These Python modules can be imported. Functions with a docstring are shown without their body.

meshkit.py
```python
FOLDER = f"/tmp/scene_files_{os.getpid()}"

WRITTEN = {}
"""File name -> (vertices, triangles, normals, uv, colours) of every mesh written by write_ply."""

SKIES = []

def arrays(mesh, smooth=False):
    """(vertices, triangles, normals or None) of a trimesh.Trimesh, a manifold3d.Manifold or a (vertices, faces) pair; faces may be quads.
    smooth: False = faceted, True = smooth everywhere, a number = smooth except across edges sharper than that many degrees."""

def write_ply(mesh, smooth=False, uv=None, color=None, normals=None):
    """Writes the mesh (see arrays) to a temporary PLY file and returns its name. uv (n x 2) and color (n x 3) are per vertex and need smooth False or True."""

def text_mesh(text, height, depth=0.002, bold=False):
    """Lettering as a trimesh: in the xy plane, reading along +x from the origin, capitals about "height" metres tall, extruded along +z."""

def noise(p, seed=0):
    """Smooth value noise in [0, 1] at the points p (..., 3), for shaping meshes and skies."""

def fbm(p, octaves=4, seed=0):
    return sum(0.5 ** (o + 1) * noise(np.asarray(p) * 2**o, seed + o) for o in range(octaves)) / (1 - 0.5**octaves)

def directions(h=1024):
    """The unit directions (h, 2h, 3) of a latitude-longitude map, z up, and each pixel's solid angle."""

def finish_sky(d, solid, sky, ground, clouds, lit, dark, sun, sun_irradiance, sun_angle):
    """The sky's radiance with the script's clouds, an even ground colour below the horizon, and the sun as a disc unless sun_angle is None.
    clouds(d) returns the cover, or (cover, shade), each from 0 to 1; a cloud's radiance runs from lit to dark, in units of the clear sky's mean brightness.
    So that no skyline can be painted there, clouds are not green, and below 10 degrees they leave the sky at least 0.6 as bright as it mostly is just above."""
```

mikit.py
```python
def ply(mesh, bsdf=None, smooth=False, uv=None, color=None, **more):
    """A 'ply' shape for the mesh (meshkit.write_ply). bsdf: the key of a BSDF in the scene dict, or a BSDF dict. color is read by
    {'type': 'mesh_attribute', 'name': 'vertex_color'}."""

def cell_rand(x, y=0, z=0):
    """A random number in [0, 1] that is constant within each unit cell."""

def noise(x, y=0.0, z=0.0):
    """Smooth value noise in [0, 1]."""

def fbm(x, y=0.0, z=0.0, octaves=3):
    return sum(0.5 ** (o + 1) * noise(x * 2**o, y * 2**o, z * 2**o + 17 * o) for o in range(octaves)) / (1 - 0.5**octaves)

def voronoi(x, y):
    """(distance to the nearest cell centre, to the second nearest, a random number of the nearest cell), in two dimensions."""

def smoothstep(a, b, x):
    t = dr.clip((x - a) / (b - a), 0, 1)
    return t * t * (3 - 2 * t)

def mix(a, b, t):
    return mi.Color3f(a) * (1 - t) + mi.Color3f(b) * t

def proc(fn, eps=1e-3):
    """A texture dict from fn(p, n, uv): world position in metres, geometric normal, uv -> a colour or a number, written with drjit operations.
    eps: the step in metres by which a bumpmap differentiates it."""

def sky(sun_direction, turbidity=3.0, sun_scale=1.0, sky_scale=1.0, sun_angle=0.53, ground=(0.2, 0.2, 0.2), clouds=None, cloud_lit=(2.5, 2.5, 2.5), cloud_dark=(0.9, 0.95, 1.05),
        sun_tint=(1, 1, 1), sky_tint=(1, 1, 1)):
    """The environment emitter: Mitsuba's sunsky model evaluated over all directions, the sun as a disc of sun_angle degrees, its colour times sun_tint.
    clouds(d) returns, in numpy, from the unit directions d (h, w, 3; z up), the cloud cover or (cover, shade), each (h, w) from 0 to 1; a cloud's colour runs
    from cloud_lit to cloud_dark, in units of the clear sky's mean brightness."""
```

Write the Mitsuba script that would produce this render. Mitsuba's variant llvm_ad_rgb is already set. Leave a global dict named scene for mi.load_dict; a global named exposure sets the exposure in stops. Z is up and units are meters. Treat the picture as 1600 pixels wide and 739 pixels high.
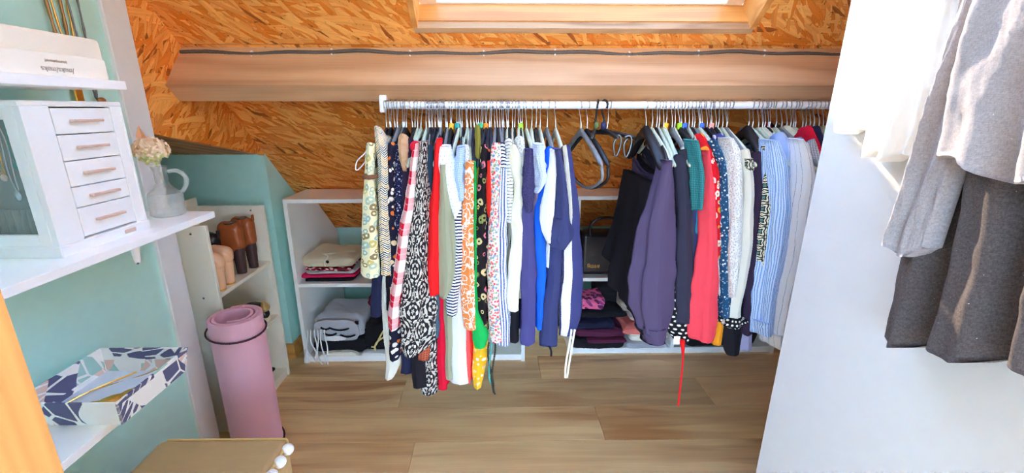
import math, random
import numpy as np, trimesh, drjit as dr, mitsuba as mi, mikit, meshkit
from mikit import noise, fbm, voronoi, smoothstep, mix, cell_rand
import manifold3d as m3
from trimesh.creation import extrude_polygon
from shapely.geometry import Polygon

T = mi.ScalarTransform4f
scene, labels = {}, {}
rng = np.random.default_rng(7)

# ------------------------------------------------------------------ camera, sky, sun, exposure
EYE = np.array([0.0, 0.0, 1.35]); PITCH = math.radians(16.3); YAW = math.radians(0.9); FPX, CX, CY = 683.0, 783.0, 369.5
FW = np.array([math.sin(YAW)*math.cos(PITCH), math.cos(YAW)*math.cos(PITCH), -math.sin(PITCH)])
RT = np.array([math.cos(YAW), -math.sin(YAW), 0.0]); UP = np.cross(RT, FW)
scene['camera'] = {'type': 'perspective', 'fov': 2*math.degrees(math.atan(800/FPX)), 'fov_axis': 'x',
    'principal_point_offset_x': (CX-800)/1600*-1, 'near_clip': 0.02, 'far_clip': 200.0,
    'to_world': T().look_at(origin=EYE.tolist(), target=(EYE+FW).tolist(), up=[0, 0, 1])}
SUN = np.array([-0.32, 1.0, 0.69])
scene['sky'] = mikit.sky(SUN, turbidity=3.0, sun_scale=0.38, sky_scale=3.3, ground=(0.3, 0.28, 0.25), sky_tint=(0.98, 1.0, 1.05))
exposure = 4.4

def ray(px, py): return FW + RT*(px-CX)/FPX + UP*(CY-py)/FPX
def at_y(px, py, y):
    d = ray(px, py); return EYE + d*(y/d[1])
def at_x(px, py, x):
    d = ray(px, py); return EYE + d*(x/d[0])
def at_z(px, py, z):
    d = ray(px, py); return EYE + d*((z-1.35)/d[2])

# ------------------------------------------------------------------ helpers
def lin(c): c = np.asarray(c, float)/255; return np.where(c < .04045, c/12.92, ((c+.055)/1.055)**2.4)
def L(*c): return [float(v) for v in lin(c)]
def rgb(*c): return {'type': 'rgb', 'value': L(*c)}
def C(*c): return mi.Color3f(*L(*c))
def plain(key, c, rough=.6, **more):
    scene[key] = {'type': 'twosided', 'b': {'type': 'principled', 'base_color': rgb(*c) if not isinstance(c, dict) else c, 'roughness': rough, 'specular': more.pop('spec', .4), **more}}
    return key
def procmat(key, fn, rough=.6, **more): return plain(key, mikit.proc(fn), rough, **more)
used = {}
def key_for(name):
    n = used.get(name, 0); used[name] = n+1
    return name if n == 0 else f'{name}_{n:03d}'
def put(key, mesh, mat, smooth=False, uv=None, to=None):
    d = mikit.ply(mesh, mat, smooth=smooth, uv=uv)
    if to is not None: d['to_world'] = to
    scene[key] = d; return d
def part(owner, name, mesh, mat, smooth=False, uv=None, to=None, label=None):
    k = key_for(owner+'__'+name); put(k, mesh, mat, smooth, uv, to)
    if label: labels[k] = {'label': label}
    return k
def thing(name, label, cat, group=None):
    k = key_for(name); labels[k] = {'label': label, 'category': cat}
    if group: labels[k]['group'] = group
    return k
def one(name, label, cat, mesh, mat, smooth=False, group=None, uv=None):
    k = thing(name, label, cat, group); put(k, mesh, mat, smooth, uv); return k
def struct(name, mesh, mat, uv=None, smooth=False, label=None):
    k = key_for(name); put(k, mesh, mat, smooth, uv); labels[k] = {'kind': 'structure'}
    if label: labels[k]['label'] = label
    return k
def cat(*ms): return trimesh.util.concatenate([m for m in ms])
def bx(x0, x1, y0, y1, z0, z1, c=.0015):
    lo, hi = np.array([x0, y0, z0]), np.array([x1, y1, z1]); c = min(c, (hi-lo).min()*.3)
    pts = []
    for s in np.ndindex(2, 2, 2):
        p = np.where(s, hi, lo); ins = np.where(s, -c, c)
        for k in range(3):
            q = p+ins; q[k] = p[k]; pts.append(q)
    return trimesh.convex.convex_hull(np.array(pts))
def rbox(x0, x1, y0, y1, z0, z1, r=.01, n=12):
    hs = [m3.Manifold.sphere(r, n).translate(list(p)) for p in [(a, b, c) for a in (x0+r, x1-r) for b in (y0+r, y1-r) for c in (z0+r, z1-r)]]
    m = m3.Manifold.batch_hull(hs).to_mesh(); return trimesh.Trimesh(m.vert_properties[:, :3], m.tri_verts, process=False)
def planar(poly_yz, x0, x1):
    """polygon in (y,z) extruded from x0 to x1"""
    m = extrude_polygon(Polygon(poly_yz), x1-x0, engine='earcut'); v = m.vertices
    return trimesh.Trimesh(np.c_[v[:, 2]+x0, v[:, 0], v[:, 1]], m.faces, process=False)
def tube(pts, r, sides=8, closed=False):
    p = np.asarray(pts, float); r = np.broadcast_to(r, (len(p),))
    t = (np.roll(p, -1, 0)-np.roll(p, 1, 0)) if closed else np.gradient(p, axis=0)
    t /= np.linalg.norm(t, axis=1, keepdims=True)+1e-12
    a = np.cross(t[0], [0, 0, 1.]) if abs(t[0][2]) < .9 else np.cross(t[0], [1., 0, 0]); A = []
    for k in range(len(p)):
        a = a-t[k]*np.dot(a, t[k]); a /= np.linalg.norm(a)+1e-12; A.append(a)
    A = np.array(A); B = np.cross(t, A); g = np.arange(sides)*2*np.pi/sides
    v = (p[:, None]+r[:, None, None]*(np.cos(g)[None, :, None]*A[:, None]+np.sin(g)[None, :, None]*B[:, None])).reshape(-1, 3)
    n = len(p); f = []
    for i in range(n if closed else n-1):
        i2 = (i+1) % n
        for j in range(sides):
            j2 = (j+1) % sides; f += [[i*sides+j, i*sides+j2, i2*sides+j2], [i*sides+j, i2*sides+j2, i2*sides+j]]
    if not closed:
        v = np.vstack([v, p[0], p[-1]]); c0, c1 = len(v)-2, len(v)-1
        for j in range(sides):
            j2 = (j+1) % sides; f += [[c0, j2, j], [c1, (n-1)*sides+j, (n-1)*sides+j2]]
    return trimesh.Trimesh(v, f, process=False)
def smoothpath(pts, n=24):
    from scipy.interpolate import CubicSpline
    p = np.asarray(pts, float); t = np.r_[0, np.cumsum(np.linalg.norm(np.diff(p, axis=0), axis=1))]
    return CubicSpline(t, p)(np.linspace(0, t[-1], n))
def lathe(prof, n=32, center=(0, 0, 0)):
    m = trimesh.creation.revolve(np.asarray(prof, float), sections=n); m.apply_translation(center); return m
def grid_faces(nr, nc, wrap=True):
    f = []
    for i in range(nr-1):
        for j in range(nc if wrap else nc-1):
            a, b = i*nc+j, i*nc+(j+1) % nc; c, d = a+nc, b+nc; f += [[a, b, d], [a, d, c]]
    return f
def moved(mesh, loc=(0, 0, 0), rz=0., rx=0., ry=0.):
    m = mesh.copy(); R = trimesh.transformations.euler_matrix(rx, ry, rz); R[:3, 3] = loc; m.apply_transform(R); return m

# ------------------------------------------------------------------ surface materials
def osb(p, n, uv):
    x, y = uv.x, uv.y; wx = x+.03*noise(x*8, y*8, 3); wy = y+.03*noise(x*8, y*8, 8)
    col, best = mi.Color3f(*L(214, 140, 58)), mi.Float(-1)
    for k, (a, lx, ly) in enumerate([(.55, .11, .018), (1.15, .08, .015), (.1, .13, .022), (.8, .06, .010), (2.3, .09, .016)]):
        u, v = wx*math.cos(a)+wy*math.sin(a), -wx*math.sin(a)+wy*math.cos(a)
        d1, d2, r = voronoi(u/lx+k*17.3, v/ly+k*5.1)
        pr = cell_rand(r*9173, k+2)-(.3 if k == 4 else 0); g = noise(u*14, v*420, k)
        c = mix(C(218, 118, 38), C(246, 174, 92), smoothstep(.05, .98, r))*(0.88+.22*g)
        c = dr.select(cell_rand(r*7919, k+9) > .97, C(164, 84, 36)*(.8+.4*g), c)
        edge = smoothstep(.0, .06, d2-d1)
        c = c*(.90+.10*edge)
        take = pr > best; col = dr.select(take, c, col); best = dr.maximum(best, pr)
    sp = noise(wx*200, wy*110, 2); col = dr.select(sp > .945, col*.42, col)
    return col*(.88+.24*fbm(x*2.2, y*2.2, 1))
procmat('osb', osb, .5, spec=.35)
def wood_fn(axis, light, dark, s=1.0, knots=0.0):
    def f(p, n, uv):
        c = [p.x, p.y, p.z]; l = c[axis]; a, b = [c[k] for k in range(3) if k != axis]
        w = fbm(l*1.6*s, a*9*s, b*9*s, 3)
        g = .5+.5*dr.sin((a*55+b*42)*s+w*16); fine = noise(l*9*s, a*420*s, b*420*s)
        col = mix(mi.Color3f(*L(*light)), mi.Color3f(*L(*dark)), dr.clip(.55*g*g+.35*fine, 0, 1))
        return col*(.85+.3*fbm(l*2.3, a*5, b*5))
    return f
procmat('beam_wood', wood_fn(0, (214, 168, 128), (184, 132, 92), .8), .65)
procmat('pine_frame', wood_fn(0, (226, 160, 86), (196, 118, 52), .9), .4)
procmat('pine_jamb', wood_fn(2, (240, 180, 108), (200, 116, 50), .42), .4)
procmat('raw_wood', wood_fn(0, (206, 164, 122), (160, 112, 74), 1.5), .7)
procmat('soffit_wood', wood_fn(1, (176, 138, 98), (128, 94, 62), 1.2), .7)
procmat('skirting_wood', wood_fn(0, (216, 156, 84), (184, 116, 54), 1.0), .5)
def oak(p, n, uv):
    u, v = uv.x, uv.y; r = cell_rand(dr.floor(v)*1.0, 7); fv = (v-dr.floor(v))*.22
    w = fbm(u*1.3+r*50, fv*9, r*20, 3); g = fbm(u*1.6+r*31, fv*22+w*4, r*9, 3); f = noise(u*7+r*11, fv*480)
    kx, ky = u*1.25+r*13, fv*7+r*40; kn = noise(kx, ky, 4); dark = smoothstep(.66, .95, kn)
    rings = .5+.5*dr.sin(w*26+g*20); fine = noise(u*9+r*5, fv*700)
    t = dr.clip((g-.30)*1.35+dark*.6+.16*(f-.5)+.22*(rings-.5)*smoothstep(.3, .7, kn)+.12*(fine-.5), 0, 1)
    c = mix(C(255, 218, 160), C(204, 146, 90), t)
    return c*(.82+.24*cell_rand(dr.floor(v), 3))
procmat('oak_laminate', oak, .42, spec=.5)
def teal(p, n, uv): return C(188, 233, 224)*(.97+.06*fbm(p.x*40, p.y*40, p.z*40, 2))
procmat('teal_paint', teal, .75)
def white(p, n, uv): return C(224, 226, 227)*(.985+.03*fbm(p.x*25, p.y*25, p.z*25, 2))
procmat('white_wall', white, .7)
plain('white_board', (243, 242, 238), .35)
plain('white_gloss', (246, 247, 248), .25)
plain('cream_board', (240, 236, 220), .45)
plain('pale_frame', (222, 198, 168), .5)
plain('rail_white', (245, 245, 246), .25)
plain('chrome', (206, 206, 210), .3, metallic=1.0)
plain('steel_dark', (120, 120, 122), .35, metallic=.9)
plain('gold', (226, 178, 92), .25, metallic=1.0)
plain('rose_metal', (222, 194, 178), .35, metallic=.15)
plain('black_plastic', (34, 33, 36), .35)
plain('grey_plastic', (128, 130, 134), .35)
plain('navy_plastic', (40, 42, 58), .4)
plain('cream_plastic', (212, 212, 188), .45)
plain('mint_plastic', (196, 206, 186), .45)
plain('cable_grey', (92, 80, 74), .5)
plain('hall_white', (240, 238, 232), .8)
scene['pane_glass'] = {'type': 'thindielectric'}
scene['cut_glass'] = {'type': 'blendbsdf', 'weight': .24, 'a': {'type': 'thindielectric'}, 'b': {'type': 'twosided', 'b': {'type': 'principled', 'base_color': rgb(240, 250, 247), 'roughness': .15, 'specular': .9}}}
scene['thin_glass'] = {'type': 'blendbsdf', 'weight': .09, 'a': {'type': 'thindielectric'}, 'b': {'type': 'twosided', 'b': {'type': 'principled', 'base_color': rgb(240, 250, 247), 'roughness': .1, 'specular': .9}}}
scene['clear_glass'] = {'type': 'dielectric', 'int_ior': 1.45}

# ------------------------------------------------------------------ large structure
XL, XR, YD, ZC = -1.134, .865, .30, 2.50            # left wall, right partition, door wall, flat ceiling
def slope_z(y): return 1.69-.915*(y-1.6)
SN = np.array([0, .915, 1.0])/math.hypot(.915, 1); SD = np.array([0, 1.0, -.915])/math.hypot(.915, 1)  # outward normal, downhill
YC = 1.6+(1.69-ZC)/.915                              # where the slope reaches the flat ceiling
YK, ZK = 2.79, slope_z(2.79)
XE = 1.75
RL = math.hypot(1, .915)
def slope_pt(x, y, out=0.): return np.array([x, y, slope_z(y)])+SN*out
def slope_sheet(x0, x1, y0, y1, t=.018):
    c = [slope_pt(a, b, o) for o in (0, t) for a, b in ((x0, y0), (x1, y0), (x1, y1), (x0, y1))]
    f = [[0, 1, 2], [0, 2, 3], [4, 6, 5], [4, 7, 6], [0, 4, 5], [0, 5, 1], [1, 5, 6], [1, 6, 2], [2, 6, 7], [2, 7, 3], [3, 7, 4], [3, 4, 0]]
    v = np.array(c)[np.array(f)].reshape(-1, 3); m = trimesh.Trimesh(v, np.arange(36).reshape(-1, 3), process=False)
    return m, np.c_[v[:, 0], v[:, 1]*RL]
SKX0, SKX1 = -.265, .905; SKY1 = 1.675; SKY0 = SKY1-1.18/RL
labels['ceiling_slope'] = {'kind': 'structure', 'label': 'sloping attic ceiling clad in orange strand board'}
def osb_board(x0, x1, y0, y1):
    m, uv = slope_sheet(x0, x1, y0, y1); part('ceiling_slope', 'panel', m, 'osb', uv=uv+rng.uniform(0, 9, 2))
G = .0012
osb_board(XL-.02, SKX0-G, YC, SKY1+.052); osb_board(SKX1+G, XE, YC, SKY1+.052); osb_board(SKX0, SKX1, YC, SKY0-G)
osb_board(SKX0-G, SKX1+G, SKY1+G, SKY1+.052)
osb_board(XL-.02, -.52, SKY1+.054, YK+.02); osb_board(-.5185, .70, SKY1+.054, YK+.02); osb_board(.7015, XE, SKY1+.054, YK+.02)
def tilted(x0, x1, a0, a1, o0, o1, y=SKY1):          # bar along x: a = distance downhill from the opening's lower edge, o = outwards
    b = slope_pt(0, y); c = [b+np.array([x, 0, 0])+SD*a+SN*o for x in (x0, x1) for a in (a0, a1) for o in (o0, o1)]
    return trimesh.convex.convex_hull(np.array(c))
for px_, py_ in ((688, 65), (755, 67), (858, 66), (1030, 67), (1160, 68), (560, 60), (440, 52), (1250, 60)):
    d = ray(px_, py_); tt = (1.69-1.35+.915*1.6)/(d[2]+.915*d[1]); part('ceiling_slope', 'screw', moved(trimesh.creation.cylinder(.0035, .002, sections=10), EYE+d*tt, rx=math.pi/2-.74), 'steel_dark')
# roof window
k = 'window_1'; labels[k] = {'kind': 'structure', 'label': 'roof window with pine lining above the beam'}
part(k, 'sill_lining', tilted(SKX0-.012, SKX1+.012, -.002, .018, -.004, .03), 'raw_wood')
part(k, 'sill_frame', tilted(SKX0, SKX1, -.006, .02, .03, .115), 'pine_frame')
part(k, 'head_frame', tilted(SKX0, SKX1, -1.20, -1.18, .0, .115), 'pine_frame')
for x0, x1 in ((SKX0-.02, SKX0), (SKX1, SKX1+.02)): part(k, 'side_frame', tilted(x0, x1, -1.18, .0, -.003, .115), 'pine_frame')
part(k, 'lower_sash', tilted(SKX0, SKX1, -.012, .02, .116, .26), 'pale_frame'); part(k, 'upper_sash', tilted(SKX0, SKX1, -1.2, -1.12, .116, .16), 'pale_frame')
for x0, x1 in ((SKX0-.02, SKX0+.06), (SKX1-.06, SKX1+.02)): part(k, 'side_sash', tilted(x0, x1, -1.12, -.012, .116, .16), 'pale_frame')
b = slope_pt(0, SKY1); q = [b+np.array([x, 0, 0])+SD*a+SN*.15 for x, a in ((SKX0+.05, -1.13), (SKX1-.05, -1.13), (SKX1-.05, -.008), (SKX0+.05, -.008))]
part(k, 'pane', trimesh.Trimesh(q, [[0, 1, 2], [0, 2, 3]], process=False), 'pane_glass')
struct('roof_underlay', cat(*[slope_sheet(a, b, c, d, .02)[0].apply_translation(SN*.03) for a, b, c, d in ((-1.9, SKX0-.03, YC-.05, YK+.1), (SKX1+.03, XE+.1, YC-.05, YK+.1), (SKX0-.03, SKX1+.03, SKY1+.03, YK+.1), (SKX0-.03, SKX1+.03, YC-.05, SKY0-.025))]), 'raw_wood')
# floor planks: rows by depth
labels['floor'] = {'kind': 'structure', 'label': 'oak laminate plank floor'}
W, LEN = .221, 1.505
rows0 = 1.531
joint = {0: at_z(937, 660, 0)[0], 1: at_z(628, 617, 0)[0], 2: at_z(843, 575, 0)[0], -1: at_z(643, 715, 0)[0]}
for r in range(-18, 7):
    y0 = rows0+r*W; j0 = joint.get(r, (r*.61) % LEN); x = j0-LEN*4
    while x < 3.2:
        a, b2 = max(x, -3.), min(x+LEN, 3.2)
        if b2-a > .02 and y0 < 2.8:
            m = bx(a+.0006, b2-.0006, y0+.0006, min(y0+W, 2.82)-.0006, -.012, 0, .0008); v = m.vertices
            o = rng.uniform(0, 40); kk = rng.integers(1, 900)
            part('floor', 'plank', m, 'oak_laminate', uv=np.c_[v[:, 0]+o, np.clip((v[:, 1]-y0)/W, .01, .99)+kk])
        x += LEN
struct('subfloor', bx(-3.1, 3.3, -3.2, 2.9, -.08, -.013), 'raw_wood')
# left wall with alcove, white end board, strand-board gable, teal column
struct('wall_left', bx(XL-.10, XL, YD-.02, 1.475, 0, ZC), 'teal_paint')
struct('trim_1', bx(XL-.10, XL+.012, 1.405, 1.50, 0, ZC, .003), 'white_wall', label='wide white end board of the left wall')
YT = 2.20
def uvmesh(m, ax): return m, m.vertices[:, ax]
zg0, zg1 = 1.272, slope_z(2.20)-.012
m = planar([(1.50, zg0), (YT, zg1), (YT, slope_z(YT)+.004), (1.50, slope_z(1.50)+.004)], XL-.018, XL)
struct('wall_gable', m, 'osb', uv=m.vertices[:, 1:3]+3.3, label='strand board gable wall above the shoe alcove')
m = planar([(1.485, zg0+.004), (YT, zg1+.004), (YT, zg1+.03), (1.485, zg0+.03)], XL-.9, XL-.0185); struct('ceiling_alcove', m, 'soffit_wood')
struct('wall_alcove', bx(XL-.9, XL-.001, YT, YT+.1, 0, zg1+.02), 'teal_paint'); struct('wall_alcove_side', cat(bx(XL-.95, XL-.9, 1.4, YT+.1, 0, 1.3), bx(XL-.95, XL-.0995, 1.40, 1.49, 0, 1.45)), 'teal_paint')
struct('wall_column', planar([(YT, 0), (YK+.05, 0), (YK+.05, slope_z(YK+.05)), (YT, slope_z(YT)+.0)], XL-.05, XL), 'teal_paint')
struct('wall_knee', bx(XL-.1, XE+.1, YK, YK+.08, 0, ZK+.03), 'teal_paint')
struct('baseboard_left', cat(bx(XL-.4, XL+.012, YT-.012, YT, 0, .09), bx(XL, XL+.012, YT-.012, 2.3, 0, .09)), 'skirting_wood')
struct('ceiling', bx(-3.1, 3.3, -3.2, YC+.02, ZC, ZC+.05), 'white_wall')
# right partition and far right end wall
struct('wall_right', bx(XR, XR+.10, YD-.02, 1.165, 0, ZC, .004), 'white_wall', label='white partition wall end at the right')
struct('wall_end', bx(XE, XE+.08, 1.14, YK, 0, ZC), 'white_wall'); struct('wall_end_return', bx(XR+.1, XE+.08, 1.06, 1.14, 0, ZC), 'white_wall')
# doorway and the hall behind the viewer
DX0, DX1 = at_y(52, 577, YD+.012)[0], .78
struct('wall_door', cat(bx(XL-.1, DX0-.03, YD-.1, YD, 0, ZC), bx(DX1+.03, XR+.1, YD-.1, YD, 0, ZC), bx(DX0-.03, DX1+.03, YD-.1, YD, 2.3, ZC)), 'hall_white')
k = 'door_1'; labels[k] = {'kind': 'structure', 'label': 'pine door frame at the left edge of the view'}
part(k, 'jamb', bx(DX0-.03, DX0, YD-.11, YD+.012, 0, 2.3, .004), 'pine_jamb'); part(k, 'jamb', bx(DX1, DX1+.03, YD-.11, YD+.012, 0, 2.3, .004), 'pine_jamb'); part(k, 'lintel', bx(DX0-.03, DX1+.03, YD-.11, YD+.012, 2.3, 2.33, .004), 'pine_jamb')
struct('wall_hall', cat(bx(-3.1, -3., -3.2, YD-.1, 0, ZC), bx(3.2, 3.3, -3.2, YD-.1, 0, ZC), bx(-3.1, 3.3, -3.2, -3.1, 0, .3), bx(-3.1, -2.6, -3.2, -3.1, .3, ZC), bx(2.6, 3.3, -3.2, -3.1, .3, ZC), bx(-2.6, 2.6, -3.2, -3.1, 2.4, ZC), bx(-3.1, XL-.1, YD-.1, YD, 0, ZC), bx(XR+.1, 3.3, YD-.1, YD, 0, ZC)), 'hall_white')
# purlin beam under the slope
by = 1.278*1.35; c0 = slope_pt(0, 1.70); 
BY = 1.737
pr = [slope_pt(0, BY), slope_pt(0, BY, -.185), slope_pt(0, BY, -.185)+SD*.078, slope_pt(0, BY)+SD*.078]
beam = trimesh.convex.convex_hull(np.array([[x, p[1], p[2]] for x in (XL-.02, XE) for p in pr]))
k = one('wooden_beam', 'long planed wooden purlin beam running under the sloping ceiling', 'beam', beam, 'beam_wood')
CE = slope_pt(0, BY, -.185)                            # inner front edge
#--OBJECTS--
# ------------------------------------------------------------------ cable along the beam, clips
p0 = slope_pt(0, BY, -.012); cabx = np.linspace(XL+.005, XE-.02, 60)
def cable_at(x): return np.array([x, p0[1]-.012, p0[2]-.010+.004*math.sin(x*9)+.003*math.sin(x*23)])
k = one('power_cable', 'grey round power cable clipped along the top of the wooden beam', 'cable', tube([cable_at(x) for x in cabx], .0065, 8), 'cable_grey', True)
for px_ in (397, 521, 642, 756, 866, 981, 1088, 1190):
    x = at_y(px_, 82, p0[1])[0]; c = cable_at(x)
    part(k, 'clip', cat(tube([c+[0, -.004+.010*math.cos(t), .010*math.sin(t)] for t in np.linspace(-2.4, 2.4, 9)], .0026, 5), moved(bx(-.005, .005, -.004, .006, -.018, -.008, .001), c)), 'white_gloss')
# ------------------------------------------------------------------ clothes rail
YR, ZR = 1.645, 1.362
x0r = at_y(600, 168, YR)[0]
k = thing('clothes_rail', 'white metal clothes rail fixed below the wooden beam', 'clothes rail')
part(k, 'pole', tube([[x0r, YR, ZR], [XE, YR, ZR]], .0135, 16), 'rail_white', 40)
part(k, 'bracket', cat(bx(x0r-.012, x0r+.002, YR-.02, YR+.02, ZR-.026, ZR+.032, .003), bx(x0r-.012, x0r+.012, YR-.012, YR+.035, ZR+.016, ZR+.035, .002)), 'rail_white')
# ------------------------------------------------------------------ wall shelves on the left
XS = -.90
def shelf(z, y1, label):
    k = thing('wall_shelf', label, 'shelf'); part(k, 'board', bx(XL, XS, YD+.01, y1, z-.02, z, .0012), 'white_gloss')
    return k
ZS = {'up': at_x(196, 127, XS)[2], 'mid': at_x(335, 330, XS)[2], 'low': at_x(150, 680, XS)[2]}
YSU, YSM = at_x(196, 127, XS)[1], at_x(335, 330, XS)[1]
shelf(ZS['up'], YSU, 'white wall shelf at the top left carrying a cream fabric pouch'); km = shelf(ZS['mid'], YSM, 'long white wall shelf carrying the white jewellery cabinet'); shelf(ZS['low'], 1.10, 'lower white wall shelf carrying the leaf-print tray')
br = at_x(196, 400, XS-.08)
part(km, 'bracket', cat(tube([[XS-.05, br[1], ZS['mid']-.021], [XS-.055, br[1]+.004, ZS['mid']-.075]], [.013, .007], 10), moved(trimesh.creation.icosphere(2, .006), [XS-.055, br[1]+.004, ZS['mid']-.077])), 'rail_white', 40)
part(km, 'screw', moved(trimesh.creation.icosphere(2, .003), [XS-.051, br[1]-.001, ZS['mid']-.080]), 'steel_dark')
# ------------------------------------------------------------------ jewellery cabinet
JX, JB = -.950, -1.128; JY0, JY1 = at_x(98, 399, JX)[1], at_x(233, 353, JX)[1]; JZ0 = ZS['mid']; JZ1 = at_x(120, 158, JX)[2]
k = thing('jewellery_cabinet', 'white jewellery cabinet with five drawers and a glass side door', 'jewellery box')
part(k, 'base', bx(JB, JX+.003, JY0-.003, JY1+.003, JZ0, JZ0+.026, .002), 'white_gloss')
part(k, 'top', bx(JB, JX+.001, JY0-.001, JY1+.001, JZ1-.012, JZ1, .003), 'white_gloss')
part(k, 'back', bx(JB, JB+.006, JY0, JY1, JZ0+.026, JZ1-.012), 'white_gloss'); part(k, 'end_panel', bx(JB, JX, JY1-.008, JY1, JZ0+.026, JZ1-.012), 'white_gloss')
dy0 = JY0+.062
part(k, 'partition', bx(JB+.006, JX-.02, dy0-.008, dy0-.002, JZ0+.026, JZ1-.012), 'white_gloss')
part(k, 'front_stile', bx(JX-.014, JX, JY0, dy0-.001, JZ0+.026, JZ1-.012, .001), 'white_gloss'); part(k, 'front_stile', bx(JX-.014, JX, JY1-.036, JY1-.008, JZ0+.026, JZ1-.012, .001), 'white_gloss')
hz = np.linspace(JZ0+.030, JZ1-.014, 6); hz[1] += .010
for i in range(5):
    d = part(k, 'drawer', bx(JX-.10, JX-.0005, dy0+.0012, JY1-.0372, hz[i]+.0012, hz[i+1]-.0012, .001), 'white_gloss')
    zc = (hz[i]+hz[i+1])/2; yc = (dy0+JY1-.036)/2
    dk = d+'__handle'; put(dk, bx(JX, JX+.012, yc-.040, yc+.040, zc-.003, zc+.003, .0015), 'rose_metal'); labels[dk] = {'label': 'rose metal bar handle'}
part(k, 'catch', bx(JX+.003, JX+.006, JY1-.085, JY1-.05, JZ0+.008, JZ0+.018, .001), 'rose_metal', label='rose metal tab on the base')
# glass door facing the viewer
fr = k+'__door'; w = .026
put(fr, cat(bx(JB, JB+w, JY0, JY0+.012, JZ0+.026, JZ1-.012), bx(JX-.014-w, JX-.0142, JY0, JY0+.012, JZ0+.026, JZ1-.012), bx(JB+w, JX-.014-w, JY0, JY0+.012, JZ0+.026, JZ0+.026+w), bx(JB+w, JX-.014-w, JY0, JY0+.012, JZ1-.012-w, JZ1-.012)), 'white_gloss')
q = [[JB+w, JY0+.006, JZ0+.026+w], [JX-.014-w, JY0+.006, JZ0+.026+w], [JX-.014-w, JY0+.006, JZ1-.012-w], [JB+w, JY0+.006, JZ1-.012-w]]
put(fr+'__pane', trimesh.Trimesh(q, [[0, 1, 2], [0, 2, 3]], process=False), 'pane_glass'); labels[fr+'__pane'] = {'label': 'glass pane'}
plain('grey_velvet', (150, 156, 150), .9); plain('turquoise', (80, 160, 150), .3)
part(k, 'lining', bx(JB+.007, JX-.016, dy0-.0095, dy0-.0085, JZ0+.03, JZ1-.014), 'grey_velvet', label='grey velvet lining')
pf = [[JB+.01+.155*t, dy0-.018+.004*math.sin(t*60), 0] for t in np.linspace(0, 1, 60)]
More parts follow.
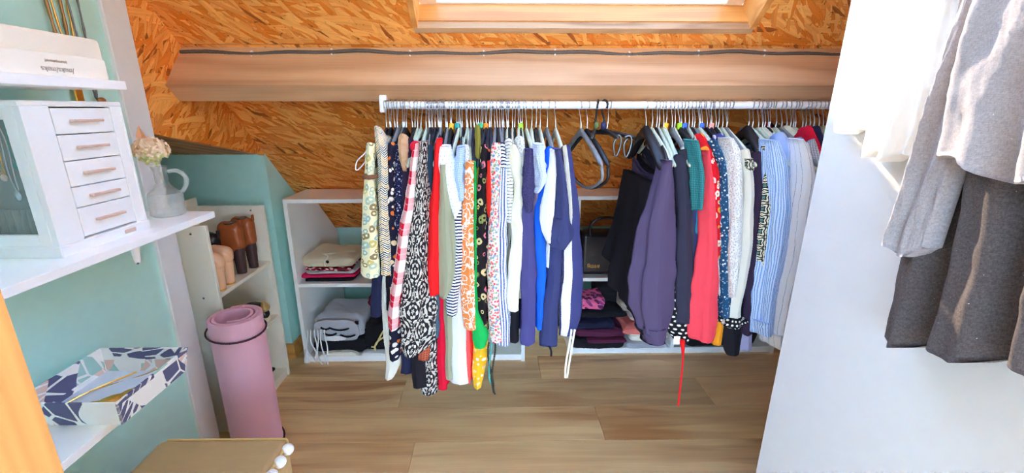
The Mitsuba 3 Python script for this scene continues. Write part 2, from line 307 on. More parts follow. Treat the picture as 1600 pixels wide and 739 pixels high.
v = np.array([[p[0], p[1]-.004*(z == 0), JZ0+.03+z] for z in (0, .07) for p in pf]); part(k, 'pocket', trimesh.Trimesh(v, grid_faces(2, 60, False), process=False), 'grey_velvet', True, label='gathered grey velvet pocket')
for i in range(5):
    x = JX-.045-.018*i; ln = [.10, .14, .085, .15, .11][i]; zt = JZ1-.045
    loop = [[x+.006*math.sin(t), dy0-.020-.002*math.cos(t*3), zt-ln/2+ln/2*math.cos(t)] for t in np.linspace(0, 2*math.pi, 28, endpoint=False)]
    g = one('necklace', ['fine silver necklace behind the glass nearest the drawers', 'gold necklace with a round pendant behind the cabinet glass', 'turquoise bead necklace behind the cabinet glass', 'long thin silver necklace behind the cabinet glass', 'short gold chain necklace deep behind the cabinet glass'][i], 'necklace', tube(loop, .0012, 5, True), ['chrome', 'gold', 'turquoise', 'chrome', 'gold'][i], group='necklaces inside the jewellery cabinet')
    part(g, 'pendant', moved(trimesh.creation.icosphere(2, 1).apply_scale([.008, .003, .008+.004*(i % 2)]), [x, dy0-.022, zt-ln-.006]), ['turquoise', 'gold', 'turquoise', 'chrome', 'rose_metal'][i], True)
# ------------------------------------------------------------------ pouches on the top shelf
plain('cream_cotton', (246, 240, 226), .85); plain('ink_brown', (150, 128, 118), .8)
PX = -.925; zf = at_x(140, 90, PX)[2]; y1 = at_x(170, 115, PX)[1]; zu = ZS['up']
k = one('fabric_pouch', 'flat cream fabric pouch printed with brown script, front one on the top shelf', 'pouch', rbox(PX-.045, PX, YD+.05, y1, zu, zf, .006), 'cream_cotton', 30)
def print_on_x(text, h, xw, yr, zb, bold=False):       # upside down on a face looking to +x
    m = meshkit.text_mesh(text, h, .0006, bold); v = m.vertices
    return trimesh.Trimesh(np.c_[xw+v[:, 2], yr-v[:, 0], zb-v[:, 1]], m.faces, process=False)
yt = at_x(118, 110, PX)[1]; part(k, 'lettering', print_on_x('/maks/maks', .0094, PX+.0002, yt-.004, at_x(95, 107, PX)[2]+.001, False), 'ink_brown', label='brown upside-down script')
part(k, 'lettering', print_on_x('(maroquinerie)', .0052, PX+.0002, yt-.016, at_x(85, 94, PX)[2], False), 'ink_brown', label='small brown upside-down line of script')
PX2 = -.985; one('fabric_pouch', 'taller plain cream fabric pouch standing behind the printed one', 'pouch', rbox(PX2-.05, PX2, YD+.05, at_x(160, 80, PX2)[1], zu, at_x(120, 56, PX2)[2], .010), 'cream_cotton', 30)
# necklaces on the teal wall
def hang_loop(px_, ztop, zbot, wd, r, mat, label, twist=False):
    c = at_x(px_, 40, XL+.012); y = c[1]
    pts = [[XL+.010+.004*math.sin(t*2), y+wd*math.sin(t)*(1-.2*math.cos(t)), (ztop+zbot)/2+(ztop-zbot)/2*math.cos(t)] for t in np.linspace(0, 2*math.pi, 60, endpoint=False)]
    k = one('necklace', label, 'necklace', tube(pts, r*(1+.25*np.sin(np.arange(60)*2.2)), 6, True), mat, True, 'necklaces hanging on the teal wall')
    part(k, 'nail', tube([[XL, y, ztop-.001], [XL+.022, y, ztop+.001]], .002, 6), 'steel_dark'); return k, y
plain('bronze', (168, 128, 84), .35, metallic=.8)
kk, y = hang_loop(94, 1.86, 1.40, .020, .0038, 'bronze', 'thick bronze rope necklace hanging on the teal wall')
part(kk, 'pendant', moved(bx(-.003, .003, -.012, .012, -.05, .012, .002), [XL+.014, y, 1.395]), 'gold', label='rectangular gold pendant')
kk, y = hang_loop(103, 1.88, 1.45, .024, .0026, 'gold', 'thin gold necklace hanging beside the bronze rope necklace')
kk, y = hang_loop(124, 1.90, 1.375, .016, .0024, 'steel_dark', 'grey chain necklace hanging on the teal wall nearest the white end board')
part(kk, 'pendant', moved(trimesh.creation.icosphere(2, 1).apply_scale([.006, .014, .009]), [XL+.014, y+.01, 1.372]), 'bronze', True, label='small brown stone pendant')
# ------------------------------------------------------------------ glass jug with dried flower
VC = np.array([-1.008, at_z(236, 336, ZS['mid'])[1], ZS['mid']])
k = thing('glass_jug', 'cut-glass jug with a looped handle holding a dried hydrangea', 'jug')
th = np.linspace(0, 2*np.pi, 48, endpoint=False)
prof = [(.040, .0), (.046, .004), (.047, .012), (.047, .060), (.043, .070), (.022, .088), (.017, .100), (.0165, .135), (.022, .150)]
R, Z = np.array(prof).T; zz = np.linspace(0, .150, 40); rr = np.interp(zz, Z, R)
out = []
for z_, r_ in zip(zz, rr):
    cut = .0018*np.maximum(np.abs(np.sin(8*th+z_*170)), np.abs(np.sin(8*th-z_*170)))*(1 if .008 < z_ < .064 else 0)
    out.append(np.c_[(r_-cut)*np.cos(th), (r_-cut)*np.sin(th), np.full(48, z_)])
v = np.vstack(out+[[[0, 0, 0.]]]); f = grid_faces(40, 48)+[[40*48, (j+1) % 48, j] for j in range(48)]
jug = trimesh.Trimesh(v+VC, f, process=False); nf = 18*48*2; low = np.array(f); lo_ = trimesh.Trimesh(jug.vertices, np.vstack([low[:nf], low[-48:]]), process=False); hi_ = trimesh.Trimesh(jug.vertices, low[nf:-48], process=False); put(k, hi_, 'thin_glass', True); part(k, 'cut_band', lo_, 'cut_glass', label='diamond cut band')
hp = smoothpath([[.019, 0, .132], [.042, .0, .134], [.060, .0, .116], [.058, .0, .090], [.043, .0, .068]], 24); ca, sa = math.cos(.5), math.sin(.5)
part(k, 'handle', tube([VC+[p[0]*ca, p[0]*sa, p[2]] for p in hp], .0065, 10), 'cut_glass', True)
plain('petal_cream', (246, 226, 198), .8); plain('petal_peach', (240, 186, 146), .8); plain('petal_green', (214, 218, 150), .8); plain('stem_green', (150, 150, 90), .7)
FC = VC+np.array([-.006, -.008, .196]); kf = thing('dried_flower', 'cream and peach dried hydrangea head standing in the glass jug', 'flower')
part(kf, 'stem', tube([VC+[0, 0, .012], VC+[.006, .002, .08], FC], .0016, 6), 'stem_green')
def petals(n, mat, sel, nm):
    V, F = [], []
    for _ in range(n):
        d = rng.normal(size=3); d /= np.linalg.norm(d)
        if not sel(d): continue
        c = FC+d*rng.uniform(.028, .046)*[1, 1, .9]; a = np.cross(d, rng.normal(size=3)); a /= np.linalg.norm(a); b = np.cross(d, a); s = rng.uniform(.005, .009)
        pts = [c-a*s, c-b*s*.7+d*.002, c+a*s+d*.004, c+b*s*.7+d*.002, c-d*.001]; o = len(V); V += pts
        F += [[o+4, o, o+1], [o+4, o+1, o+2], [o+4, o+2, o+3], [o+4, o+3, o]]
    kk = part(kf, nm, trimesh.Trimesh(V, F, process=False), mat); labels.setdefault(kk, {})['kind'] = 'stuff'
petals(520, 'petal_cream', lambda d: d[2] > -.4, 'petals'); petals(220, 'petal_green', lambda d: d[2] < -.1, 'petals'); petals(160, 'petal_peach', lambda d: d[0] < -.2 and d[2] > -.3, 'petals')
part(kf, 'core', moved(trimesh.creation.icosphere(2, .030), FC), 'petal_cream', True)
lp = np.array([[0, 0, 0], [.012, .002, .03], [0, .004, .062], [-.012, .002, .03], [0, .010, .03]])
part(kf, 'leaf', moved(trimesh.Trimesh(lp, [[0, 1, 4], [1, 2, 4], [2, 3, 4], [3, 0, 4]], process=False), FC+[-.022, 0, .012], rz=.4), 'petal_peach', label='upright peach leaf')
# ------------------------------------------------------------------ leaf-print tray with gold necklaces
def leafprint(p, n, uv):
    x, y = uv.x, uv.y; blk = cell_rand(dr.floor(x/.085+.25*dr.sin(y*40)), dr.floor(y/.09), 5); ang = (blk-.5)*2.2; c, s_ = dr.cos(ang), dr.sin(ang)
    u, v = x*c+y*s_, -x*s_+y*c; d1, d2, r = voronoi(u/.10, v/.016+blk*9); big, b2, br = voronoi(u/.085+3, v/.042)
    fine = smoothstep(.10, .17, d2-d1)*dr.select(r > .22, 1.0, 0.0); wide = smoothstep(.07, .11, b2-big)*dr.select(br > .35, 1.0, 0.0)
    leaf = dr.select(blk > .42, fine, wide); q = cell_rand(dr.floor(blk*977), 3)
    col = dr.select(q < .55, C(96, 98, 134), dr.select(q < .78, C(172, 210, 200), C(234, 206, 194)))
    return mix(C(247, 248, 245), col, leaf)
procmat('leaf_print', leafprint, .6); plain('tray_floor', (216, 222, 234), .5)
zt0, zt1 = ZS['low'], ZS['low']+.068; k = thing('tray', 'square paper tray with blue green and pink leaf print holding gold necklaces', 'tray')
tx0, tx1, ty0, ty1 = -1.085, -.868, .868, 1.085; fl = .012
def wall4(i):
    lo = [(tx0, ty0), (tx1, ty0), (tx1, ty1), (tx0, ty1)]; hi = [(tx0-fl, ty0-fl), (tx1+fl, ty0-fl), (tx1+fl, ty1+fl), (tx0-fl, ty1+fl)]
    j = (i+1) % 4; t = .004; nrm = np.array([[0, -1], [1, 0], [0, 1], [-1, 0]][i])
    P = lambda q, z, o: np.array([q[0]-nrm[0]*o, q[1]-nrm[1]*o, z])
    c = [P(lo[i], zt0, 0), P(lo[j], zt0, 0), P(hi[j], zt1, 0), P(hi[i], zt1, 0), P(lo[i], zt0, t), P(lo[j], zt0, t), P(hi[j], zt1, t), P(hi[i], zt1, t)]
    f = [[0, 1, 2], [0, 2, 3], [4, 6, 5], [4, 7, 6], [3, 2, 6], [3, 6, 7], [0, 5, 1], [0, 4, 5], [1, 5, 6], [1, 6, 2], [0, 3, 7], [0, 7, 4]]
    v = np.array(c)[np.array(f)].reshape(-1, 3); uv = np.c_[(v[:, 0] if i % 2 == 0 else v[:, 1])+i*.37, v[:, 2]+.11*i]
    part(k, 'side', trimesh.Trimesh(v, np.arange(36).reshape(-1, 3), process=False), 'leaf_print', uv=uv)
for i in range(4): wall4(i)
part(k, 'bottom', bx(tx0+.002, tx1-.002, ty0+.002, ty1-.002, zt0, zt0+.004), 'tray_floor', label='pale grey tray bottom')
zf = zt0+.0075
lo = smoothpath([[-1.05, .91, zf], [-.98, .93, zf], [-.92, .98, zf], [-.90, 1.06, zf+.02], [-.96, 1.06, zf], [-1.03, 1.0, zf], [-1.06, .95, zf]], 60)
kk = one('necklace', 'gold necklace with a row of leaf plates lying in the tray', 'necklace', tube(lo, .0011, 5), 'gold', group='gold necklaces in the leaf-print tray')
for t in np.linspace(0, 1, 13):
    c = np.array([-1.0+.095*t, .915+.075*t+.02*t*t, zf]); part(kk, 'plate', moved(trimesh.creation.icosphere(1, 1).apply_scale([.020, .010, .003]), c+[0, 0, .002*(1+math.sin(t*20))], rz=1.0, rx=.35), 'gold')
lo = smoothpath([[-1.06, .90, zf], [-1.05, .96, zf+.002], [-1.02, 1.03, zf], [-.99, 1.07, zf+.001]], 30)
kk = one('necklace', 'gold chain with a coiled end lying at the back of the tray', 'necklace', cat(tube(lo, .0022, 5), *[tube([[-1.05+.012*math.cos(t)+.001*i, .915+.010*math.sin(t), zf+.001*i] for t in np.linspace(0, 6.28, 20, endpoint=False)], .0014, 5, True) for i in range(5)]), 'gold', group='gold necklaces in the leaf-print tray')
# ------------------------------------------------------------------ burlap box with pompoms
def burlap(p, n, uv):
    a = dr.sin(p.x*2200)*dr.sin(p.y*2200); return mix(C(206, 174, 124), C(178, 146, 100), dr.clip(.5+.3*a+.5*(fbm(p.x*18, p.y*90, p.z*90)-.5), 0, 1))
procmat('burlap', burlap, .9); plain('yellow_trim', (226, 196, 130), .8); plain('pompom_white', (248, 246, 242), .95)
BX0, BX1, BY0, BY1, BZ = -1.00, -.617, .74, 1.10, .405
k = thing('storage_box', 'burlap covered storage box with white pompoms along its right edge', 'box')
put(k, rbox(BX0, BX1, BY0, BY1, 0, BZ, .022, 20), 'burlap', 35)
arc = [[BX1-.022+.022*math.sin(t), BY1-.022+.022*math.cos(t), BZ-.008] for t in np.linspace(0, math.pi/2, 8)]
part(k, 'piping', tube([[BX0+.02, BY1, BZ-.008], [BX0+.2, BY1, BZ-.008]]+arc+[[BX1, BY0+.03, BZ-.008]], .004, 8), 'yellow_trim', True, label='yellow edge piping')
for i, yy in enumerate(np.arange(BY1-.035, BY0, -.048)):
    m = trimesh.creation.icosphere(3, .0165); m.vertices *= (1+.10*(meshkit.noise(m.vertices*420, i)-.5))[:, None]; part(k, 'pompom', moved(m, [BX1+.008, yy, BZ-.014]), 'pompom_white', True)
# ------------------------------------------------------------------ rolled yoga mat
plain('mat_pink', (222, 168, 186), .85); plain('mat_inner', (240, 184, 178), .85); plain('elastic', (58, 24, 46), .6)
MC = np.array([-.972, 1.497]); MH = .61
t = np.linspace(0, 1, 180); turns = 2.6; ang = 2*np.pi*turns*t-1.57; rad = .050+(.096-.050)*t**.6
th_ = .0105; outer = np.c_[np.cos(ang)*rad, np.sin(ang)*rad]; inner = np.c_[np.cos(ang)*(rad-th_), np.sin(ang)*(rad-th_)]
sp = np.vstack([outer, inner[::-1]]); n2 = len(sp); v = np.vstack([np.c_[sp+MC, np.full(n2, .002)], np.c_[sp+MC, np.full(n2, MH)]]); f = []
for i in range(n2): j = (i+1) % n2; f += [[i, j, n2+j], [i, n2+j, n2+i]]
for i in range(179):
    a, b, c, d = i, i+1, n2-2-i, n2-1-i; f += [[n2+a, n2+b, n2+c], [n2+a, n2+c, n2+d], [b, a, d], [b, d, c]]
k = one('yoga_mat', 'rolled pink yoga mat with black elastic bands standing beside the shoe rack', 'yoga mat', trimesh.Trimesh(v, f, process=False), 'mat_pink', 35)
def band(z0, amp): return tube([[MC[0]+.0985*math.cos(a), MC[1]+.0985*math.sin(a), z0+amp*math.cos(a-2.6)] for a in np.linspace(0, 2*np.pi, 48, endpoint=False)], .0035, 6, True)
part(k, 'band', band(MH-.055, .012), 'elastic', True, label='black elastic band'); part(k, 'band', band(.05, .01), 'elastic', True, label='black elastic band')
# ------------------------------------------------------------------ shoe rack and shoes
RX0, RX1, RY0, RY1 = -1.40, -1.088, 1.605, 2.045
k = thing('shoe_rack', 'open cream shoe rack standing in the alcove behind the yoga mat', 'shoe rack')
part(k, 'side_panel', bx(RX0, RX1, RY0, RY0+.016, 0, .926), 'cream_board'); part(k, 'side_panel', bx(RX0, RX1, RY1-.016, RY1, 0, .912), 'cream_board'); part(k, 'back_panel', bx(RX0-.006, RX0, RY0, RY1, .0, .95), 'cream_board')
RZ = [.045, .352, .640]
for z in RZ: part(k, 'shelf', bx(RX0, RX1-.004, RY0+.0165, RY1-.0165, z-.016, z), 'cream_board')
part(k, 'plinth', bx(RX1-.022, RX1-.006, RY0+.0165, RY1-.0165, 0, .028), 'cream_board')
for y, z in ((RY0-.0005, .895), (RY0-.0005, .632), (RY1-.0165, .89)): part(k, 'screw', moved(trimesh.creation.cylinder(.004, .002), [RX1-.06, y, z], rx=math.pi/2), 'steel_dark')
def hullchain(balls, pairs):
    sp = [m3.Manifold.sphere(r, 20).translate([x, y, z]) for x, y, z, r in balls]
    u = m3.Manifold()
    for g in pairs: u += m3.Manifold.batch_hull([sp[i] for i in g])
    m = u.refine_to_length(.006).to_mesh(); t = trimesh.Trimesh(m.vert_properties[:, :3], m.tri_verts); t.merge_vertices(); trimesh.smoothing.filter_taubin(t, iterations=12); return t
plain('tan_leather', (158, 84, 44), .3, spec=.6); plain('dark_heel', (70, 50, 50), .4); plain('nude_patent', (240, 190, 150), .15, spec=.7); plain('black_leather', (30, 26, 32), .25, spec=.6); plain('white_rubber', (240, 232, 212), .5); plain('gold_leather', (216, 182, 116), .3, metallic=.5); plain('white_leather', (236, 232, 218), .5)
def heeled(y, x, z, hh, mat, hmat, label, group, shaft=.09, catg='ankle boot', ry=0.):
    k = thing('ankle_boot' if shaft > .05 else 'court_shoe', label, catg, group)
    up = hullchain([(0, 0, hh+.022, .027), (-.06, 0, hh*.75+.025, .027), (-.13, 0, hh*.15+.030, .028), (-.19, 0, .020, .018), (-.004, 0, hh+.03+shaft, .031), (-.045, 0, hh+.035+shaft, .031)], [(0, 1, 4, 5), (0, 1, 2), (2, 3)])
    tr = lambda m: moved(m, [x, y, z], rz=ry)
    put(k, tr(up), mat, True)
    h = extrude_polygon(Polygon([(.026*math.cos(a), .023*math.sin(a)) for a in np.linspace(0, 6.28, 24, endpoint=False)]), hh+.012, engine='earcut'); sc = .78+.22*(h.vertices[:, 2]/(hh+.012)); h.vertices[:, :2] *= sc[:, None]; h = h.subdivide()
    part(k, 'heel', tr(moved(h, [-.004, 0, 0.001])), hmat, 40)
    if 'nude' in mat: part(k, 'heel_tip', tr(moved(trimesh.creation.cylinder(.0215, .007), [-.004, 0, .0036])), 'gold', label='gold heel tip')
    sole = hullchain([(-.05, 0, hh*.8, .010), (-.12, 0, .010+hh*.1, .010), (-.135, .016, .009, .008), (-.135, -.016, .009, .008), (-.20, 0, .009, .008)], [(0, 1), (1, 2, 3, 4)]); part(k, 'sole', tr(sole), hmat, True)
    if shaft > .05:
        part(k, 'pull_tab', tr(moved(bx(-.003, .003, -.008, .008, 0, .028, .001), [.026, 0, hh+.045+shaft])), mat)
        part(k, 'lining', tr(moved(trimesh.creation.cylinder(.024, .004), [-.022, 0, hh+.059+shaft])), 'black_leather', label='dark opening')
    return k
zs = RZ[2]
heeled(1.862, -1.132, zs, .112, 'tan_leather', 'dark_heel', 'tan leather ankle boot with dark block heel, left one of the pair', None, .062); heeled(1.935, -1.118, zs, .112, 'tan_leather', 'dark_heel', 'tan leather ankle boot with dark block heel, right one beside the rack side', None, .066)
heeled(1.672, -1.115, zs, .088, 'nude_patent', 'nude_patent', 'nude patent high heel, one half hidden by the rack side panel', None, .012, 'high heel'); heeled(1.742, -1.118, zs, .092, 'nude_patent', 'nude_patent', 'nude patent high heel standing in front of the black boot', None, .012, 'high heel')
heeled(1.795, -1.195, zs, .075, 'black_leather', 'black_leather', 'black leather boot standing behind the nude high heels', None, .07)
def sneaker(y, x, z, mat, tab, sole, label, group=None, ry=0.):
    k = thing('sneaker', label, 'sneaker', group); tr = lambda m: moved(m, [x, y, z], rz=ry)
    put(k, tr(hullchain([(0, 0, .045, .026), (-.02, 0, .075, .026), (-.07, 0, .070, .028), (-.15, 0, .040, .030), (-.20, 0, .034, .022)], [(0, 1, 2), (0, 2, 3), (3, 4)])), mat, True)
    part(k, 'sole', tr(hullchain([(0, 0, .016, .015), (0.004, .018, .016, .015), (.004, -.018, .016, .015), (-.15, .024, .016, .015), (-.15, -.024, .016, .015), (-.21, 0, .016, .015)], [(0, 1, 2, 3, 4, 5)])), sole, True)
    part(k, 'heel_tab', tr(hullchain([(.012, .010, .074, .016), (.012, -.010, .074, .016), (.006, 0, .094, .014)], [(0, 1, 2)])), tab, True, label='shiny metallic heel tab')
    part(k, 'opening', tr(moved(trimesh.creation.icosphere(2, 1).apply_scale([.034, .018, .006]), [-.04, 0, .098])), 'black_leather', True)
zs = RZ[1]
sneaker(1.855, -1.125, zs, 'black_leather', 'gold_leather', 'white_rubber', 'black shiny sneaker with gold heel tab, left one of the pair'); sneaker(1.945, -1.118, zs, 'black_leather', 'gold_leather', 'white_rubber', 'black shiny sneaker with gold heel tab, right one near the rack side'); sneaker(1.690, -1.125, zs, 'white_leather', 'gold_leather', 'white_rubber', 'white sneaker with gold trim just above the yoga mat'); sneaker(1.765, -1.135, zs, 'white_leather', 'gold_leather', 'white_rubber', 'second white sneaker with gold trim beside the black pair')
zs = RZ[0]
k = thing('court_shoe', 'cream court shoe with black pointed heel lying on the lowest rack shelf', 'shoe')
put(k, moved(hullchain([(0, 0, .04, .024), (-.07, .01, .032, .022), (-.15, .02, .026, .024), (-.20, .02, .022, .012)], [(0, 1), (1, 2), (2, 3)]), [-1.135, 1.86, zs], rz=.2), 'white_leather', True); part(k, 'heel', moved(hullchain([(0, 0, 0, .022), (.03, .035, .012, .010)], [(0, 1)]), [-1.135, 1.885, zs+.05]), 'black_leather', True, label='black heel')
part(k, 'strap', moved(tube(smoothpath([[0, -.02, .02], [.01, 0, .06], [0, .03, .03]], 14), .004, 6), [-1.122, 1.86, zs]), 'gold_leather', True)
k = thing('sandal', 'gold and cream sandal lying beside the yoga mat on the lowest rack shelf', 'sandal'); put(k, moved(hullchain([(0, 0, .014, .013), (0, .03, .014, .013), (-.18, 0, .014, .013), (-.18, .035, .014, .013)], [(0, 1, 2, 3)]), [-1.12, 1.76, zs]), 'white_leather', True); part(k, 'strap', moved(tube(smoothpath([[0, -.012, .02], [0, .015, .06], [0, .042, .02]], 14), .007, 6), [-1.15, 1.76, zs]), 'gold_leather', True)
# ------------------------------------------------------------------ cabinets under the slope
CT = .020
def cabinet(label, x0, x1, y0, zt, zsh, div):
    k = thing('open_cabinet', label, 'cabinet'); yt = 1.6+(1.69-zt)/.915-.012; yb = YK-.012
    prof = [(y0, 0), (y0, zt-CT), (yt, zt-CT), (yb, slope_z(yb)-.03), (yb, 0)]
    for x in (x0, x1-CT): part(k, 'side_panel', planar(prof, x, x+CT), 'white_board')
    part(k, 'top', bx(x0, x1, y0-.002, yt, zt-CT, zt), 'white_board')
    part(k, 'shelf', bx(x0+CT, x1-CT, y0+.002, yb-.03, zsh-CT, zsh), 'white_board'); part(k, 'back_rail', bx(x0+CT, x1-CT, YK-.16, YK-.145, zsh-.09, zsh-CT), 'white_board')
    part(k, 'bottom', bx(x0+CT, x1-CT, y0+.002, yb-.03, .022, .042), 'white_board'); part(k, 'plinth', bx(x0+CT, x1-CT, y0+.012, y0+.028, 0, .022), 'white_board')
    for x in div: part(k, 'divider', planar([(y0+.002, .042), (y0+.002, zsh-CT), (yb-.03, zsh-CT), (yb-.03, .042)], x, x+CT), 'white_board'); part(k, 'divider', planar([(y0+.002, zsh), (y0+.002, zt-CT), (yt-.004, zt-CT), (yb-.2, slope_z(yb-.2)-.035), (yb-.2, zsh)], x, x+CT), 'white_board')
    return k
C1 = (-1.048, .165, 2.14); C2 = (.425, 1.60, 2.20); ZSH = .470; ZCT = .920
cabinet('white open cabinet under the slope at the left, shelves holding folded clothes', *C1, ZCT, ZSH, (-.50,)); cabinet('white open cabinet under the slope at the right, holding a black bag and piled clothes', *C2, ZCT, ZSH, (1.0,))
# ------------------------------------------------------------------ folded and piled clothes
def cloth_mat(key, c, rough=.85, sheen=.3): return plain(key, c, rough, sheen=sheen, spec=.2)
for kk, c in dict(f_beige=(214, 196, 166), f_hotpink=(224, 36, 92), f_grey=(196, 192, 186), f_black=(30, 27, 32), f_burgundy=(112, 22, 48), f_greymarl=(178, 178, 184), f_cream=(238, 230, 210), f_coral=(236, 124, 112), f_plum=(96, 40, 66), f_navy=(34, 34, 58), f_white=(240, 240, 238), f_straw=(222, 204, 140), f_greybrown=(158, 146, 134), f_pinkgrey=(206, 178, 172)).items(): cloth_mat(kk, c)
def print2(base, a, b, sc):
    def f(p, n, uv):
        d1, d2, r = voronoi((p.x+p.z*.7)*sc, (p.y+p.z*.7)*sc); m = smoothstep(.42, .36, d1)
        return mix(C(*base), dr.select(r > .5, C(*a), C(*b)), m)
    return f
procmat('f_redprint', print2((170, 30, 44), (238, 220, 214), (40, 26, 36), 45), .85); procmat('f_pinkprint', print2((232, 106, 150), (96, 40, 88), (150, 60, 120), 34), .85); procmat('f_brownprint', print2((104, 62, 52), (206, 170, 132), (40, 30, 32), 60), .85)
procmat('f_greyprint', print2((196, 194, 190), (240, 240, 240), (40, 36, 40), 26), .85)
def slab(c, size, seed, n=34, lay=1, amp=.006, ex=.35, rz=0.):
    """one folded garment: soft-edged pad with layered front edges and creases"""
    th, ph = np.meshgrid(np.linspace(0, 2*np.pi, n*2, endpoint=False), np.linspace(-np.pi/2, np.pi/2, n)); sg = lambda w, e: np.sign(w)*np.abs(w)**e
    x = sg(np.cos(ph), ex)*sg(np.cos(th), .22); y = sg(np.cos(ph), ex)*sg(np.sin(th), .22); z = sg(np.sin(ph), .6)
    v = np.stack([x, y, z], -1).reshape(-1, 3)*np.array(size)/2
    q = v*np.array([9, 9, 26])+seed*7.1
    v[:, 0] += (meshkit.fbm(q, 3, seed)-.5)*amp*2.2; v[:, 1] += (meshkit.fbm(q+40, 3, seed)-.5)*amp*2.6
    lift = (meshkit.fbm(np.c_[v[:, :2]*16, np.zeros(len(v))]+seed, 3, seed)-.5)*amp*2; v[:, 2] += lift*(v[:, 2] > -size[2]*.1)
    if lay > 1:
        fr = np.clip((np.abs(v[:, 1])/(size[1]/2)-.7)/.3, 0, 1); v[:, 1] -= np.sign(v[:, 1])*fr*.006*np.abs(np.sin(np.pi*lay*(v[:, 2]/size[2]+.5)))**-.0*(np.abs(np.cos(np.pi*lay*(v[:, 2]/size[2]+.5)))**6)
    f = grid_faces(n, n*2)
    return moved(trimesh.Trimesh(v, f, process=False), c, rz=rz)
def folded(label, catg, mat, x, y, z, w, d, h, seed, lay=2, amp=.006, group=None, rz=0., name='folded_garment', ex=.35):
    return one(name, label, catg, slab([x, y, z+h/2], [w, d, h], seed, 34, lay, amp, ex, rz), mat, True, group)
x, y, z = -.875, 2.30, ZSH
for lb, mt, h, w in (('black and red folded garment at the bottom of the upper left stack', 'f_black', .020, .27), ('hot pink folded garment low in the upper left stack', 'f_hotpink', .024, .29), ('light grey folded garment in the middle of the upper left stack', 'f_grey', .020, .27), ('red printed folded garment under the beige trousers', 'f_redprint', .018, .25), ('beige folded trousers on top of the upper left stack', 'f_beige', .062, .28)):
    kk = folded(lb, 'folded clothes', mt, x+rng.uniform(-.006, .006), y, z, w, .27, h, int(rng.integers(99)), 2 if h < .05 else 3, .011, 'folded clothes in the left cabinet'); z += h*.93
ztop = z
part(kk, 'drawstring', tube(smoothpath([[x-.02, y-.10, ztop+.006], [x+.0, y-.125, ztop-.004], [x-.012, y-.142, ztop-.026], [x-.004, y-.146, ztop-.04]], 20), .0028, 6), 'f_cream', True)
part(kk, 'waistband', slab([x+.03, y-.02, ztop+.004], [.17, .10, .016], 5, 22, 1, .004, .4, .35), 'f_beige', True); part(kk, 'button', moved(trimesh.creation.icosphere(2, 1).apply_scale([.008, .004, .008]), [x+.005, y-.139, ztop-.02]), 'f_black', True)
folded('brown printed folded garment beside the beige stack', 'folded clothes', 'f_brownprint', -.625, 2.32, ZSH, .20, .24, .12, 21, 3, .012); folded('red brown folded garment below the brown printed one', 'folded clothes', 'f_burgundy', -.62, 2.24, ZSH, .16, .10, .03, 22, 2, .006) if False else None
z0 = .042
folded('black garment folded under the grey printed t-shirt', 'folded clothes', 'f_black', -.86, 2.29, z0, .29, .26, .10, 31, 3, .014); kk = folded('grey printed t-shirt folded at the lower left of the cabinet', 'folded clothes', 'f_greymarl', -.855, 2.30, z0+.093, .27, .27, .135, 32, 2, .012)
part(kk, 'front_flap', moved(slab([0, 0, 0], [.235, .012, .13], 33, 24, 1, .008, .4), [-.86, 2.152, z0+.15], rx=.12), 'f_greymarl', True)
for i, (dx, dz, ln) in enumerate(((-.07, .02, .07), (-.03, .05, .10), (.02, .01, .08), (-.08, .055, .05))): part(kk, 'print', tube(smoothpath([[-.86+dx, 2.1425, z0+.12+dz], [-.86+dx+ln*.5, 2.139, z0+.108+dz], [-.86+dx+ln, 2.142, z0+.118+dz]], 10), .0045, 6), 'f_black', True, label='dark printed stroke')
part(kk, 'print', moved(trimesh.creation.icosphere(2, 1).apply_scale([.06, .003, .016]), [-.87, 2.1415, z0+.108]), 'f_white', True, label='white printed shape'); part(kk, 'label_tag', bx(-.755, -.735, 2.142, 2.146, z0+.19, z0+.21), 'f_black', label='black neck label')
folded('burgundy knitted garment piled behind in the lower left compartment', 'folded clothes', 'f_burgundy', -.63, 2.47, z0, .24, .26, .30, 34, 4, .02, ex=.6); folded('black garment piled in the lower left compartment beside the t-shirt', 'folded clothes', 'f_black', -.615, 2.29, z0, .22, .24, .185, 35, 3, .02, ex=.5)
folded('cream lace cloth at the front edge of the lower left compartment', 'folded clothes', 'f_cream', -.86, 2.158, z0, .20, .05, .024, 36, 1, .009, name='crumpled_cloth'); folded('white cloth lying below the black pile at the cabinet front', 'folded clothes', 'f_white', -.64, 2.16, z0, .19, .05, .020, 37, 1, .005, name='crumpled_cloth')
k = thing('drawstring', 'white knotted drawstring hanging over the left corner of the cabinet', 'cord')
for i in range(7):
    x = -1.025+.012*i; pts = [[x+.02*math.sin(i*2+t*5)*t+.006*i, 2.128-.010*math.sin(t*3), .21-.20*t+.03*math.sin(i)*t] for t in np.linspace(0, 1, 14)]; part(k, 'strand', tube(smoothpath(pts, 30), .0035, 6), 'f_white', True)
k = thing('drawstring', 'straw yellow drawstring lying over the black pile in the left cabinet', 'cord')
for pts in ([[-.68, 2.155, .09], [-.63, 2.148, .15], [-.58, 2.16, .20], [-.55, 2.15, .165], [-.60, 2.15, .16]], [[-.66, 2.15, .07], [-.64, 2.145, .13], [-.57, 2.155, .17], [-.54, 2.15, .20]]): part(k, 'strand', tube(smoothpath(pts, 30), .005, 6), 'f_straw', True)
